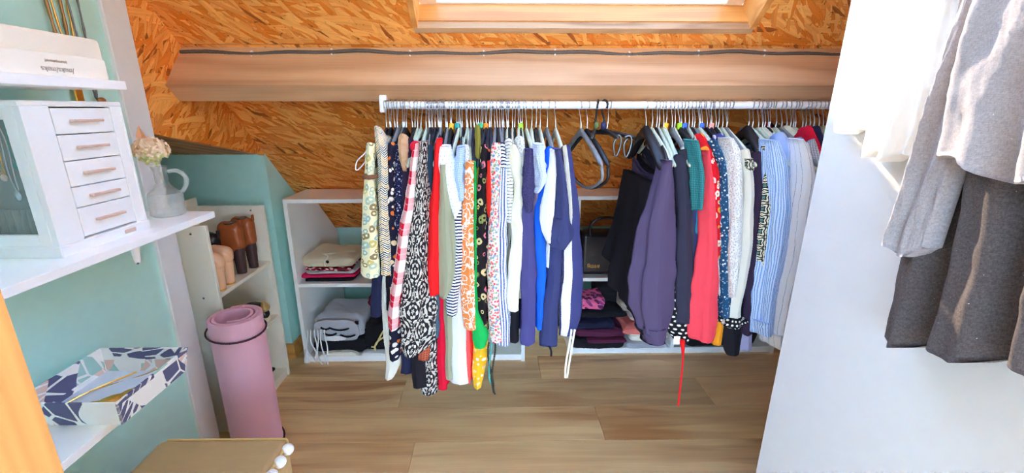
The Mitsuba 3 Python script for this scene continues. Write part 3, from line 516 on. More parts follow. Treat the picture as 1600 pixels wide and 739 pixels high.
# right cabinet, upper: black handbag; lower: pile
k = thing('handbag', 'black leather handbag with gold script in the right cabinet', 'handbag')
put(k, rbox(.47, .72, 2.24, 2.36, ZSH, ZSH+.24, .025), 'black_leather', 35); part(k, 'handle', tube(smoothpath([[.52, 2.25, ZSH+.22], [.54, 2.25, ZSH+.31], [.65, 2.25, ZSH+.31], [.67, 2.25, ZSH+.22]], 30), .008, 8), 'black_leather', True)
m = meshkit.text_mesh('Rose', .022, .001); v = m.vertices; part(k, 'lettering', trimesh.Trimesh(np.c_[v[:, 0]+.505, 2.2395-v[:, 2], v[:, 1]+ZSH+.045], m.faces, process=False), 'gold', label='gold script')
folded('tan folded garment under the black handbag edge', 'folded clothes', 'f_greybrown', .60, 2.222, ZSH, .22, .03, .018, 51, 1, .003) if False else None
folded('black bundle standing beside the handbag in the right cabinet', 'folded clothes', 'f_black', .84, 2.33, ZSH, .20, .2, .28, 52, 2, .02, ex=.6)
D = 2.30
for a in (('black garment at the bottom of the right cabinet pile', 'f_black', .58, D, .042, .30, .26, .07, 61, .02), ('plum and black garment low in the right cabinet pile', 'f_plum', .60, D+.02, .105, .28, .25, .05, 62, .02), ('dark navy garment in the middle of the right cabinet pile', 'f_navy', .56, D+.02, .15, .24, .24, .06, 63, .02), ('black top high in the right cabinet pile', 'f_black', .60, D+.05, .205, .30, .24, .06, 64, .025), ('pink printed garment at the top left of the right cabinet pile', 'f_pinkprint', .545, D+.0, .262, .15, .16, .085, 65, .02), ('black garment behind the pink printed one', 'f_black', .72, D+.12, .22, .26, .2, .17, 66, .02),
          ('grey cloth crumpled at the lower right of the pile', 'f_greymarl', .855, D-.06, .042, .24, .12, .045, 67, .016), ('cream folded garment under the coral one in the right cabinet', 'f_cream', .87, D-.01, .08, .22, .2, .05, 68, .014), ('coral garment folded in the right cabinet pile', 'f_coral', .84, D-.02, .128, .24, .2, .055, 69, .016), ('grey printed garment on the coral one in the right cabinet', 'f_greyprint', .90, D-.03, .172, .17, .16, .035, 70, .012), ('pinkish grey garment on top of the coral pile', 'f_pinkgrey', .87, D-.01, .205, .22, .2, .045, 71, .016), ('grey brown rolled cloth resting on the dark pile', 'f_greybrown', .74, D-.06, .275, .09, .12, .10, 72, .016), ('magenta edged black garment at the front of the right cabinet pile', 'f_plum', .62, D-.13, .10, .22, .04, .025, 73, .008)):
    folded(a[0], 'clothes pile', a[1], *a[2:8], a[8], 2, a[9], 'clothes piled in the right cabinet', 0., 'piled_garment', .5)
folded('black folded garment in the far right compartment', 'folded clothes', 'f_black', 1.28, D, .042, .42, .26, .16, 80, 3, .02); folded('navy folded garment on the right shelf behind the shirts', 'folded clothes', 'f_navy', 1.28, 2.35, ZSH, .36, .22, .14, 81, 3, .02)
# ------------------------------------------------------------------ fabrics (u runs around the garment, v down it, in metres)
def stripes_v(base, a, period, w, b=None):
    def f(p, n, uv):
        t = uv.x/period; fr = t-dr.floor(t); c = dr.select(fr < w, C(*a), C(*base))
        if b is not None: c = dr.select((fr > w+.12) & (fr < w+.22), C(*b), c)
        return c
    return f
def stripes_h(base, a, period, w):
    def f(p, n, uv): t = uv.y/period; return dr.select(t-dr.floor(t) < w, C(*a), C(*base))
    return f
def blobs(base, cols, cell, lo=.30, ring=None, fy=1.0):
    def f(p, n, uv):
        wx = uv.x+.25*cell*noise(uv.x/cell*2, uv.y/cell*2, 3); d1, d2, r = voronoi(wx/cell, uv.y/cell*fy)
        a = dr.sin(r*60+8*d1); k = smoothstep(lo+.10*a, lo-.06+.10*a, d1); c = C(*cols[-1])
        for i, q in enumerate(cols[:-1]): c = dr.select((r > i/len(cols)) & (r <= (i+1)/len(cols)), C(*q), c)
        if ring is not None: c = dr.select(d1 < lo*.38, C(*ring), c)
        return mix(C(*base), c, k)
    return f
def swirls(base, a, cell, th=.07):
    def f(p, n, uv):
        m = fbm(uv.x/cell, uv.y/cell, 1.0, 2); m2 = fbm(uv.x/cell*1.3+9, uv.y/cell*.8+4, 2.0, 2)
        k = dr.maximum(smoothstep(th, th*.5, dr.abs(m-.5)), smoothstep(th*.7, th*.3, dr.abs(m2-.46))); return mix(C(*base), C(*a), k)
    return f
def damask(p, n, uv):
    P = .062; t = uv.x/P; u = dr.abs(t-dr.floor(t)-.5)*2; row = dr.floor(uv.y/.078); v = uv.y/.078-row
    u = dr.select(row-2*dr.floor(row/2) > .5, 1-u, u); rr = dr.sqrt(dr.square(u)+dr.square(v-.5)*1.6)
    pet = dr.sin(rr*21)*.5+.5; an = dr.sin(dr.atan2(v-.5, u+.02)*7)*.5+.5; k = smoothstep(.50, .62, .55*pet+.45*an)*smoothstep(1.05, .85, rr)
    d1, d2, r = voronoi(uv.x/.012, uv.y/.012); k = dr.maximum(k, smoothstep(.30, .22, d1)*dr.select(rr > .62, 1.0, 0.0)); return mix(C(38, 34, 40), C(208, 201, 192), k)
def plaid(p, n, uv):
    a, b = uv.x/.062, uv.y/.088; fa, fb = a-dr.floor(a), b-dr.floor(b); ka = dr.select(fa < .5, 1.0, 0.0); kb = dr.select(fb < .5, 1.0, 0.0)
    c = mix(C(252, 236, 236), C(214, 24, 58), .5*(ka+kb)); ln = dr.select((dr.abs(fa-.25) < .03) | (dr.abs(fb-.25) < .022), 1.0, 0.0); return mix(c, C(255, 210, 214), ln*.6)
def zigzag(p, n, uv):
    t = uv.x/.030; tri = dr.abs(t-dr.floor(t)-.5)*2; w = uv.y/.0075+tri*1.6; k = w-dr.floor(w); r = cell_rand(dr.floor(w), dr.floor(t))
    return dr.select(k < .5, dr.select(r > .5, C(196, 152, 84), C(84, 84, 90)), C(236, 230, 216))
def polka(base, dot, cell, rad):
    def f(p, n, uv):
        y = uv.y/cell; row = dr.floor(y); x = uv.x/cell+.5*(row-2*dr.floor(row/2)); fx, fy = x-dr.floor(x)-.5, y-row-.5; return mix(C(*base), C(*dot), smoothstep(rad+.06, rad-.06, dr.sqrt(fx*fx+fy*fy)))
    return f
def tiles(p, n, uv):
    P = .040; x, y = uv.x/P, uv.y/P; fx, fy = x-dr.floor(x)-.5, y-dr.floor(y)-.5; r = dr.sqrt(fx*fx+fy*fy); an = dr.atan2(fy, fx)
    star = r*(1+.25*dr.cos(an*4)); k = dr.sin(star*26)*.5+.5; c = mix(C(44, 44, 46), C(228, 222, 200), smoothstep(.4, .6, k)); return dr.select(star < .12, C(96, 140, 134), c)
def lace(base, hole, cell):
    def f(p, n, uv):
        d1, d2, r = voronoi(uv.x/cell, uv.y/cell); k = smoothstep(.10, .22, d2-d1); ring = smoothstep(.12, .05, dr.abs(d1-.34)); return mix(C(*hole), C(*base), dr.maximum(1-k*.75, ring))
    return f
def gingham(base, a, cell):
    def f(p, n, uv):
        x, y = uv.x/cell, uv.y/cell; return mix(C(*base), C(*a), .5*(dr.select(x-dr.floor(x) < .5, 1.0, 0.0)+dr.select(y-dr.floor(y) < .5, 1.0, 0.0)))
    return f
def knit(a, b, cell):
    def f(p, n, uv):
        x = uv.x/cell; y = uv.y/cell+.5*dr.abs(x-dr.floor(x)-.5); k = dr.sin(x*6.283)*.5+dr.sin(y*6.283)*.5; return mix(C(*a), C(*b), dr.clip(.5+.5*k, 0, 1))
    return f
FAB = dict(p_paisley=blobs((236, 228, 190), [(150, 178, 178), (200, 184, 110), (148, 128, 88), (176, 196, 180)], .026, .44, (236, 228, 190)), p_zigzag=zigzag, p_navyfloral=blobs((32, 30, 52), [(238, 206, 160), (232, 120, 60), (240, 232, 220)], .026, .30), p_navydots=blobs((34, 34, 66), [(120, 120, 170), (190, 190, 210)], .011, .22),
    p_plaid=plaid, p_damask=damask, p_broderie=polka((234, 234, 238), (188, 190, 204), .012, .16), p_bluecheck=gingham((206, 220, 240), (132, 166, 216), .006), p_leaves=swirls((236, 138, 74), (252, 236, 222), .017, .075), p_yellowfloral=blobs((246, 186, 40), [(252, 236, 200), (250, 214, 150)], .024, .26), p_darkfloral=blobs((36, 28, 32), [(226, 200, 150), (236, 130, 150), (150, 150, 90)], .034, .33, (60, 40, 40)),
    p_ditsy=blobs((240, 216, 210), [(226, 70, 84), (240, 120, 120), (120, 150, 180), (150, 170, 140)], .010, .42), p_bluestripe=stripes_v((226, 229, 238), (84, 104, 168), .0125, .42), p_tshirtstripe=stripes_h((228, 229, 232), (40, 50, 92), .0115, .42), p_thinstripe=stripes_h((232, 232, 230), (96, 98, 112), .011, .2), p_purplelace=lace((70, 64, 110), (40, 34, 66), .010), p_dottedblue=polka((204, 214, 234), (150, 170, 214), .007, .24),
    p_widestripe=stripes_v((62, 64, 114), (230, 222, 206), .115, .24, (196, 172, 122)), p_hawaii=blobs((226, 30, 44), [(250, 232, 216), (246, 170, 60), (252, 250, 240)], .030, .34, (236, 150, 60)), p_beaded=blobs((36, 78, 116), [(226, 232, 232), (110, 160, 190)], .0125, .24), p_whitelace=lace((236, 235, 232), (176, 174, 178), .013), p_tiles=tiles,
    p_shirtblue=stripes_v((206, 224, 250), (132, 170, 228), .0085, .45), p_pinstripe=stripes_v((232, 233, 235), (150, 154, 166), .024, .06), p_polka=polka((24, 22, 26), (246, 244, 238), .0165, .26), p_tealknit=knit((34, 104, 110), (70, 146, 148), .0075), p_rustknit=knit((150, 60, 44), (204, 112, 84), .009), p_greycheck=gingham((226, 226, 230), (140, 140, 152), .006), p_navywhite=blobs((64, 68, 128), [(236, 236, 244), (180, 180, 214)], .022, .30), p_multi=blobs((238, 226, 214), [(90, 170, 200), (226, 90, 120), (80, 150, 90), (240, 170, 70)], .018, .34))
for kk, fn in FAB.items(): procmat(kk, fn, .85, spec=.2)
for kk, c in dict(c_black=(32, 29, 36), c_purple=(56, 42, 66), c_slate=(54, 52, 70), c_navy=(38, 40, 70), c_tealnavy=(44, 70, 92), c_denim=(74, 98, 118), c_red=(238, 32, 36), c_crimson=(224, 26, 58), c_sage=(158, 160, 134), c_white=(232, 232, 230), c_offwhite=(232, 227, 214), c_coral=(252, 92, 92), c_olive=(138, 130, 56), c_green=(28, 176, 84), c_scarlet=(240, 50, 40), c_cream=(236, 229, 208), c_violet=(76, 72, 128), c_royal=(30, 104, 226), c_bluenavy=(58, 62, 106), c_lavender=(86, 72, 102), c_indigo=(64, 64, 112), c_tealblue=(54, 132, 164), c_coralred=(242, 74, 88), c_orange=(252, 162, 40), c_skyblue=(176, 196, 236), c_greylav=(168, 166, 200), c_charcoal=(70, 66, 78), c_tan=(206, 166, 130), c_beige=(216, 206, 190), c_mauve=(150, 128, 160), c_brown=(128, 86, 62), c_gauze=(236, 234, 230)).items(): cloth_mat(kk, c)
# ------------------------------------------------------------------ garments on the rail
from scipy.interpolate import PchipInterpolator
def rows_world(rows, y):
    r = []
    for py, xl, xr in rows:
        a, b = at_y(xl, py, y), at_y(xr, py, y); r.append((a[2], (a[0]+b[0])/2, abs(b[0]-a[0])/2))
    r = np.array(r)[::-1]; f = PchipInterpolator(r[:, 0], r[:, 1:]); return r[-1, 0], r[0, 0], f
def drape(rows, yn=1.44, yf=1.84, b=.006, rise=-.045, fold=.006, xh=None, seed=0, nr=46, ns=26, tube_=False, hem=.012, flare=0., pleat=.24, xfb=0.):
    """a garment hanging across the rail: near edge follows rows, the rest runs back over the hanger; closed shell"""
    zt, zb, f = rows_world(rows, yn); Lg = yf-yn; v = np.linspace(0, 1, nr)[:, None]; s = np.linspace(0, 1, ns)[None, :]; s = (1-np.cos(np.pi*s))/2*.5+s*.5
    zn = zt+(zb-zt)*v; cn, a = f(zn[:, 0])[:, 0][:, None], f(zn[:, 0])[:, 1][:, None]
    q_ = np.c_[v*(zt-zb)*9, v*0+seed, v*0]; cn = cn+(meshkit.fbm(q_, 2, seed)[:, None]-.5)*.008*np.clip(v*4, 0, 1); a = a*(1+.30*(meshkit.fbm(q_*1.7+5, 2, seed)[:, None]-.5))
    xh = float(cn[0, 0]) if xh is None else xh
    d = s*Lg; sm = np.clip(d/(.10 if tube_ else .24), 0, 1); sm = sm*sm*(3-2*sm)
    xf = xh*(1-.25*v)+cn*.25*v
    xf = xf+xfb*v**1.2
    cx = cn*(1-sm*(.35 if tube_ else 1))+xf*sm*(.35 if tube_ else 1)
    if tube_: h = a*np.sqrt(np.clip(1-(2*s-1)**2, 0, 1))
    else:
        rr = np.minimum(np.maximum(a, .008), .045); cap = np.sqrt(np.clip(1-(1-np.clip(d/rr, 0, 1))**2, 0, 1)); end = np.sqrt(np.clip(1-(np.clip((s-.93)/.07, 0, 1))**2, 0, 1))
        h = (b+(a-b)*np.exp(-(d/.075)**2))*cap*end+.0004
    g = np.random.default_rng(seed); ph = g.uniform(0, 6.28, 4)
    amp = fold*(.25+.75*v**.7)
    wav = amp*(np.sin(d/.062*6.28*.5+ph[0]+1.2*np.sin(v*3+ph[1]))+.5*np.sin(d/.031*3.14+ph[2]+2*v))*np.clip(d/.04, .15, 1)
    top = rise*np.sin(np.pi*np.clip(s, 0, 1))**.9*(0 if tube_ else 1)
    z = zn+top*(1-v)**1.5+hem*v**3*np.sin(d*22+ph[3])-flare*v**2*s
    P = []
    for sg in (-1, 1):
        nz = meshkit.fbm(np.stack([s*9+sg*5+0*v, v*13+0*s, np.full((nr, ns), seed*3.7)], -1), 3, seed)-.5
        vert = np.sin((s*14+sg*1.7)+ph[1]+.8*np.sin(v*4+ph[2]))
        hh = h*(1+pleat*vert*np.clip(v*2, .2, 1))+nz*.010*np.minimum(1, h/.012)
        x = cx+wav+sg*hh; y = yn+d+(nz*.012 if not tube_ else nz*.006)+0*x; P.append(np.stack([x, y, z+nz*.006*v], -1))
    loop = np.concatenate([P[0], P[1][:, ::-1]], 1); n = 2*ns; V = loop.reshape(-1, 3); F = grid_faces(nr, n)
    for r0, flip in ((0, False), (nr-1, True)):
        for i in range(ns-1):
            q = [r0*n+i, r0*n+i+1, r0*n+n-2-i, r0*n+n-1-i]; F += [[q[0], q[2], q[1]], [q[0], q[3], q[2]]] if flip else [[q[0], q[1], q[2]], [q[0], q[2], q[3]]]
    # pattern coordinates: around the loop at mid height (keeps stripes upright) and down the cloth
    mid = loop[nr//2]; seg = np.linalg.norm(np.diff(np.vstack([mid, mid[:1]])[:, :2], axis=0), axis=1); u = np.r_[0, np.cumsum(seg)[:-1]]; u = np.where(np.arange(n) >= ns, u-u[-1]-seg[-1], u)
    vv = np.r_[0, np.cumsum(np.linalg.norm(np.diff(loop[:, 0], axis=0), axis=1))]
    return trimesh.Trimesh(V, F, process=False), np.stack(np.broadcast_arrays(u[None, :], vv[:, None]), -1).reshape(-1, 2)
HOOK = [[0, .0165*math.sin(t), .0165*math.cos(t)+.001] for t in np.linspace(-2.3, 1.5, 13)]+[[0, .016, -.02], [0, .004, -.045], [0, 0, -.062], [0, 0, -.088]]
hook_mesh = tube(smoothpath(HOOK, 34), .0019, 6); thick_hook = tube(smoothpath(HOOK, 30), .0036, 8); ferrule = tube([[0, 0, -.058], [0, 0, -.090]], .0031, 8)
def arm_mesh(half=.205, drop=.10, wid=.006, tall=.013, bar=False, loop=False):
    s = np.linspace(-half, half, 33); zc = -.094-drop*(np.abs(s)/half)**1.25; end = np.sqrt(np.clip(1-(np.abs(s)/(half*1.012))**14, .05, 1)); V = []
    for si, z_, e in zip(s, zc, end):
        t = np.linspace(0, 2*np.pi, 10, endpoint=False); k = 1+.45*np.exp(-(si/.03)**2); V += [[wid*np.cos(a)*e*(1+.4*abs(si)/half), si, z_+tall*k*np.sin(a)*e] for a in t]
    V += [[0, -half, zc[0]], [0, half, zc[-1]]]; F = grid_faces(33, 10); n = 330
    F += [[n, (j+1) % 10, j] for j in range(10)]+[[n+1, 320+j, 320+(j+1) % 10] for j in range(10)]
    m = trimesh.Trimesh(V, F, process=False)
    if bar: m = cat(m, tube(smoothpath([[0, -half+.006, zc[0]-.004], [0, -half+.004, zc[0]-.045], [0, -half+.03, zc[0]-.062], [0, half-.03, zc[0]-.062], [0, half-.004, zc[0]-.045], [0, half-.006, zc[0]-.004]], 50), .0055, 8))
    return m
ARM = {'slim': arm_mesh(), 'wide': arm_mesh(.205, .115, .017, .017), 'bar': arm_mesh(.205, .10, .007, .010, True), 'short': arm_mesh(.17, .085), 'clip': arm_mesh(.16, .012, .007, .008)}
PLY, hrng = {}, np.random.default_rng(11)
def inst(key, name, mesh, mat, to):
    if (name, mat) not in PLY: PLY[(name, mat)] = mikit.ply(mesh, mat, smooth=50)
    scene[key] = {**PLY[(name, mat)], 'to_world': to}
def hanger(px_, style, mat, label, mark=None, hookm='chrome', tilt=0., group='hangers on the clothes rail', swing=0.):
    tilt = tilt or float(hrng.uniform(-5, 5)); swing = swing or float(hrng.uniform(-5, 5))
    k = thing('clothes_hanger', label, 'hanger', group); x = at_y(px_, 166, YR-.012)[0]
    to = T().translate([float(x), YR, ZR]).rotate([0, 0, 1], float(swing)).rotate([0, 1, 0], float(tilt))
    inst(k, 'arm'+style, ARM[style], mat, to); big = hookm != 'chrome'
    hk = key_for(k+'__hook'); inst(hk, 'thick' if big else 'hook', thick_hook if big else hook_mesh, hookm, to)
    if not big:
        labels[hk] = {'label': 'silver wire hook'}; inst(key_for(k+'__ferrule'), 'fer', ferrule, 'chrome', to)
    if mark:
        mk = key_for(k+'__size_marker'); inst(mk, 'mark', bx(-.009, .009, -.006, .006, -.086, -.062, .003), mark, to); labels[mk] = {'label': mark.split('_')[1]+' size marker'}
    return k, float(x)
for kk, c in dict(mark_yellow=(250, 190, 40), mark_teal=(40, 168, 160), mark_orange=(252, 146, 30), mark_lime=(176, 228, 40), mark_blue=(60, 110, 220), mark_pink=(250, 180, 170), mark_green=(60, 190, 130)).items(): plain(kk, c, .4)
HM = {'c': ('cream_plastic', 'cream'), 'm': ('mint_plastic', 'pale green'), 'b': ('black_plastic', 'black'), 'g': ('grey_plastic', 'grey'), 'n': ('navy_plastic', 'navy')}
def garment(short, label, catg, name, mat, rows, hx, hg='b', style='slim', mark=None, yn=1.44, sleeve=None, seed=None, **kw):
    """one garment and the hanger that carries it; sleeve: rows of a sleeve hanging in front"""
    seed = len(labels) if seed is None else seed
    if hg: _, x = hanger(hx, style, HM[hg][0], f'{HM[hg][1]} hanger carrying the {short}', mark, 'chrome')
    else: x = at_y(hx, 166, YR-.012)[0]
    k = thing(name, label, catg)
    m, uv = drape(rows, yn, seed=seed, xh=x, **kw); put(k, m, mat, True, uv)
    if sleeve:
        m, uv = drape(sleeve, yn-.055, yn+.045, seed=seed+1, tube_=True, fold=.005, pleat=.26, rise=0., nr=44, ns=24); part(k, 'sleeve', m, mat, True, uv)
    return k
GL = [  # left group, left to right: short, label, category, name, material, rows (py, left px, right px), hook px, hanger, options
 ('cream paisley trousers', 'cream trousers with blue and olive paisley, leftmost on the rail', 'trousers', 'trousers', 'p_paisley', [(222, 570, 584), (278, 567, 585), (350, 563, 591), (432, 561, 596)], 604, 'b', dict(style='short', yn=1.42)),
 ('zigzag patterned trousers', 'ochre grey and white zigzag patterned trousers beside the paisley ones', 'trousers', 'trousers', 'p_zigzag', [(196, 583, 592), (240, 586, 602), (300, 587, 603), (428, 590, 608)], 608, 'b', dict(style='short', yn=1.425)),
 ('navy shorts below the paisley trousers', 'navy trousers with hem showing under the paisley trousers', 'trousers', 'trousers', 'c_navy', [(300, 584, 594), (400, 580, 598), (497, 578, 596)], 612, 'b', dict(style='short', yn=1.47)),
 ('white lace trimmed dress', 'long white dress with lace hem near the left end of the rail', 'dress', 'dress', 'c_offwhite', [(300, 604, 606), (400, 602, 605), (440, 597, 605), (480, 596, 607), (530, 597, 614), (568, 598, 622), (592, 599, 613)], 616, 'g', dict(yn=1.47)),
 ('black trousers', 'thin black trousers between the zigzag trousers and the navy floral dress', 'trousers', 'trousers', 'c_black', [(235, 598, 608), (340, 600, 610), (450, 601, 612), (490, 601, 612)], 620, 'b', dict(yn=1.45)),
 ('navy floral dress', 'navy dress with cream and orange flowers near the left end of the rail', 'dress', 'dress', 'p_navyfloral', [(222, 606, 616), (300, 602, 614), (420, 606, 618), (500, 604, 622), (552, 604, 624), (567, 606, 622)], 626, 'g', dict(yn=1.435)),
 ('dotted navy skirt', 'navy skirt with pale dots', 'skirt', 'skirt', 'p_navydots', [(225, 613, 624), (300, 612, 626), (390, 612, 628)], 633, 'b', dict(yn=1.45, style='short')),
 ('tan top', 'tan top hanging folded among black straps', 'top', 'top', 'c_tan', [(208, 624, 634), (235, 618, 634), (258, 624, 632), (272, 628, 631)], 640, 'b', dict(yn=1.43, style='short')),
 ('dark purple t-shirt', 'dark purple t-shirt to the left of the red plaid shirt', 't-shirt', 't_shirt', 'c_purple', [(215, 632, 646), (262, 624, 642), (330, 620, 640), (400, 618, 638)], 647, 'b', dict(yn=1.46)),
 ('red plaid shirt', 'red pink and white plaid shirt with a long sleeve', 'shirt', 'plaid_shirt', 'p_plaid', [(228, 645, 655), (330, 632, 648), (430, 622, 636), (500, 612, 626)], 652, 'm', dict(yn=1.45, sleeve=[(224, 642, 656), (250, 637, 654), (300, 630, 649), (360, 621, 641), (430, 611, 632), (500, 604, 623), (522, 603, 621)])),
 ('plum top', 'plum top between the plaid shirt and the black damask blouse', 'top', 'top', 'c_purple', [(235, 650, 662), (320, 645, 660), (420, 640, 660)], 658, 'm', dict(yn=1.46)),
 ('black damask blouse', 'black blouse with white damask flowers, wide sleeve in front', 'blouse', 'blouse', 'p_damask', [(228, 654, 664), (330, 642, 664), (450, 636, 664), (520, 634, 664)], 664, 'm', dict(yn=1.45, sleeve=[(222, 653, 665), (250, 650, 665), (300, 642, 668), (360, 634, 670), (430, 628, 668), (500, 621, 670), (535, 622, 668), (556, 630, 652)])),
 ('long black damask dress', 'long black and white damask dress reaching lowest beside the red dress', 'dress', 'dress', 'p_damask', [(300, 668, 676), (460, 664, 684), (540, 658, 685), (617, 655, 684)], 669, 'b', dict(yn=1.47)),
 ('petrol blue top', 'petrol blue top beside the red jacket', 'top', 'top', 'c_tealnavy', [(226, 664, 676), (270, 662, 676), (330, 664, 674), (400, 664, 674)], 672, 'b', dict(yn=1.43)),
 ('black skirt', 'plain black skirt hanging lowest below the damask blouse', 'skirt', 'skirt', 'c_black', [(300, 646, 660), (480, 640, 662), (560, 636, 664), (612, 638, 664)], 675, 'b', dict(yn=1.46, style='short')),
 ('dark navy skirt', 'dark navy skirt under the plaid shirt cuff', 'skirt', 'skirt', 'c_navy', [(320, 626, 640), (480, 622, 642), (560, 621, 642), (588, 623, 640)], 678, 'n', dict(yn=1.48, style='short')),
 ('rust knitted top', 'rust knitted top with its hem under the damask blouse', 'top', 'knitted_top', 'p_rustknit', [(300, 662, 670), (480, 656, 672), (530, 650, 674), (564, 652, 668)], 681, 'n', dict(yn=1.43)),
 ('denim blue shirt', 'denim blue shirt tail beside the long damask dress', 'shirt', 'shirt', 'c_denim', [(300, 672, 680), (440, 668, 684), (500, 667, 687), (536, 668, 682)], 684, 'b', dict(yn=1.44)),
 ('bright red jacket', 'bright red jacket beside the sage green cardigan', 'jacket', 'jacket', 'c_red', [(222, 678, 688), (300, 672, 686), (400, 668, 686), (450, 667, 686)], 687, 'g', dict(yn=1.45, sleeve=[(218, 679, 688), (270, 673, 685), (340, 668, 685), (430, 665, 685), (459, 668, 684)])),
 ('crimson dress', 'long crimson dress reaching below the sage green cardigan', 'dress', 'dress', 'c_crimson', [(280, 684, 692), (430, 676, 692), (500, 680, 697), (560, 683, 698), (607, 685, 698)], 690, 'g', dict(yn=1.46)),
 ('sage green cardigan', 'sage green long cardigan with a plain sleeve', 'cardigan', 'cardigan', 'c_sage', [(250, 688, 700), (400, 690, 706), (520, 694, 706), (592, 697, 707)], 695, 'g', dict(yn=1.45, sleeve=[(258, 683, 699), (300, 683, 703), (360, 683, 709), (420, 684, 714), (450, 686, 709), (464, 688, 698)])),
 ('white broderie blouse', 'white broderie blouse with a flutter sleeve', 'blouse', 'blouse', 'p_broderie', [(236, 690, 704), (300, 694, 712), (400, 700, 716)], 702, 'b', dict(yn=1.46, sleeve=[(229, 682, 702), (256, 675, 708), (282, 684, 716), (310, 694, 720), (335, 704, 719), (346, 709, 714)])),
 ('white cotton dress', 'long plain white cotton dress in the middle of the left group', 'dress', 'dress', 'c_white', [(300, 712, 720), (430, 704, 724), (500, 701, 728), (560, 700, 732), (606, 700, 734)], 706, 'b', dict(yn=1.45, mark='mark_yellow')),
 ('striped t-shirt', 'navy and white striped t-shirt over the long white dress', 't-shirt', 't_shirt', 'p_tshirtstripe', [(290, 712, 722), (380, 706, 722), (450, 700, 722), (498, 700, 717)], 712, 'n', dict(yn=1.42, mark='mark_teal')),
 ('pale blue checked shirt', 'pale blue checked shirt with a short sleeve', 'shirt', 'shirt', 'p_bluecheck', [(232, 716, 726), (320, 716, 728), (400, 718, 730)], 717, 'm', dict(yn=1.46, sleeve=[(230, 714, 724), (255, 709, 724), (276, 706, 723), (300, 712, 726), (320, 717, 726)])),
 ('coral dress', 'coral red dress edge beside the long white dress', 'dress', 'dress', 'c_coral', [(330, 716, 722), (420, 716, 726), (520, 726, 737), (603, 728, 738)], 721, 'n', dict(yn=1.47)),
 ('grey lace top', 'pale grey lace top before the orange leaf dress', 'top', 'top', 'p_whitelace', [(225, 723, 732), (300, 724, 733), (360, 725, 732)], 726, 'm', dict(yn=1.44)),
 ('orange leaf print dress', 'orange dress with white leaf print', 'dress', 'dress', 'p_leaves', [(250, 728, 741), (320, 723, 742), (380, 720, 743), (440, 719, 746), (512, 725, 750)], 730, 'b', dict(yn=1.42)),
 ('yellow floral dress', 'yellow dress with white flowers, lowest under the orange leaf dress', 'dress', 'dress', 'p_yellowfloral', [(320, 742, 752), (470, 738, 760), (540, 736, 763), (580, 735, 757), (605, 739, 752)], 734, 'g', dict(yn=1.45)),
 ('green scarf top', 'bright green top looped under the orange leaf dress', 'top', 'top', 'c_green', [(250, 741, 743), (400, 741, 743), (488, 741, 744), (503, 736, 750), (530, 736, 761), (546, 742, 757)], 738, 'n', dict(yn=1.425, style='short', hem=.0)),
 ('olive dress', 'olive green dress strip near the middle of the left group', 'dress', 'dress', 'c_olive', [(194, 742, 750), (260, 742, 751), (330, 741, 750), (440, 741, 748)], 742, 'g', dict(yn=1.46)),
 ('multicoloured summer top', 'multicoloured summer top with blue and pink spots', 'top', 'top', 'p_multi', [(240, 744, 752), (340, 742, 753), (420, 742, 753)], 747, 'n', dict(yn=1.47)),
 ('black floral dress', 'black dress with beige and pink flowers', 'dress', 'dress', 'p_darkfloral', [(225, 752, 762), (330, 746, 762), (420, 744, 762), (500, 747, 763), (530, 748, 762)], 752, 'b', dict(yn=1.44, mark='mark_green')),
 ('navy flower blouse', 'navy blouse with small white flowers beside the pink ditsy dress', 'blouse', 'blouse', 'p_navyfloral', [(232, 757, 766), (330, 755, 766), (430, 756, 767)], 757, 'b', dict(yn=1.455)),
 ('scarlet scalloped top', 'scarlet top with a scalloped edge', 'top', 'top', 'c_scarlet', [(250, 762, 770), (300, 761, 771), (345, 765, 770)], 761, 'n', dict(yn=1.43, mark='mark_orange')),
 ('pink ditsy dress', 'pink dress with tiny red and blue flowers', 'dress', 'dress', 'p_ditsy', [(222, 768, 782), (252, 765, 783), (300, 766, 780), (380, 761, 776), (450, 760, 778), (533, 764, 786)], 766, 'n', dict(yn=1.42)),
 ('navy striped top', 'navy and white diagonal striped top beside the blue striped shirt', 'top', 'top', 'p_tshirtstripe', [(222, 779, 790), (262, 778, 791), (330, 776, 790)], 771, 'g', dict(yn=1.43)),
 ('blue striped dress', 'long blue and white vertically striped dress', 'dress', 'dress', 'p_bluestripe', [(262, 780, 793), (330, 774, 793), (400, 772, 796), (470, 775, 797), (538, 781, 799)], 776, 'b', dict(yn=1.425)),
 ('thin striped white top', 'white top with thin grey stripes', 'top', 'top', 'p_thinstripe', [(215, 790, 800), (270, 791, 802), (345, 789, 802)], 781, 'g', dict(yn=1.43)),
 ('cream draped blouse', 'cream blouse with a draped neckline', 'blouse', 'blouse', 'c_cream', [(225, 797, 806), (250, 795, 814), (268, 798, 812), (285, 803, 820), (310, 800, 819), (335, 795, 811), (360, 797, 818), (430, 793, 815), (492, 795, 812)], 786, 'b', dict(yn=1.42, fold=.010)),
 ('black trousers with white hem', 'black trousers showing under the cream blouse', 'trousers', 'trousers', 'c_black', [(340, 800, 810), (460, 796, 814), (532, 798, 812)], 791, 'b', dict(yn=1.47)),
 ('beige lace blouse', 'beige lace blouse beside the cream draped one', 'blouse', 'blouse', 'p_whitelace', [(212, 806, 818), (240, 810, 822), (280, 812, 822), (400, 810, 820)], 796, 'c', dict(yn=1.44)),
 ('grey linen top', 'grey beige linen top between the cream and the violet blouse', 'top', 'top', 'c_beige', [(230, 812, 824), (330, 808, 822), (462, 806, 820)], 801, 'c', dict(yn=1.46)),
 ('violet lace dress', 'violet dress with a dark lace bodice', 'dress', 'dress', 'c_violet', [(300, 818, 832), (350, 815, 835), (430, 815, 839), (490, 813, 839), (536, 812, 838)], 806, 'b', dict(yn=1.42)),
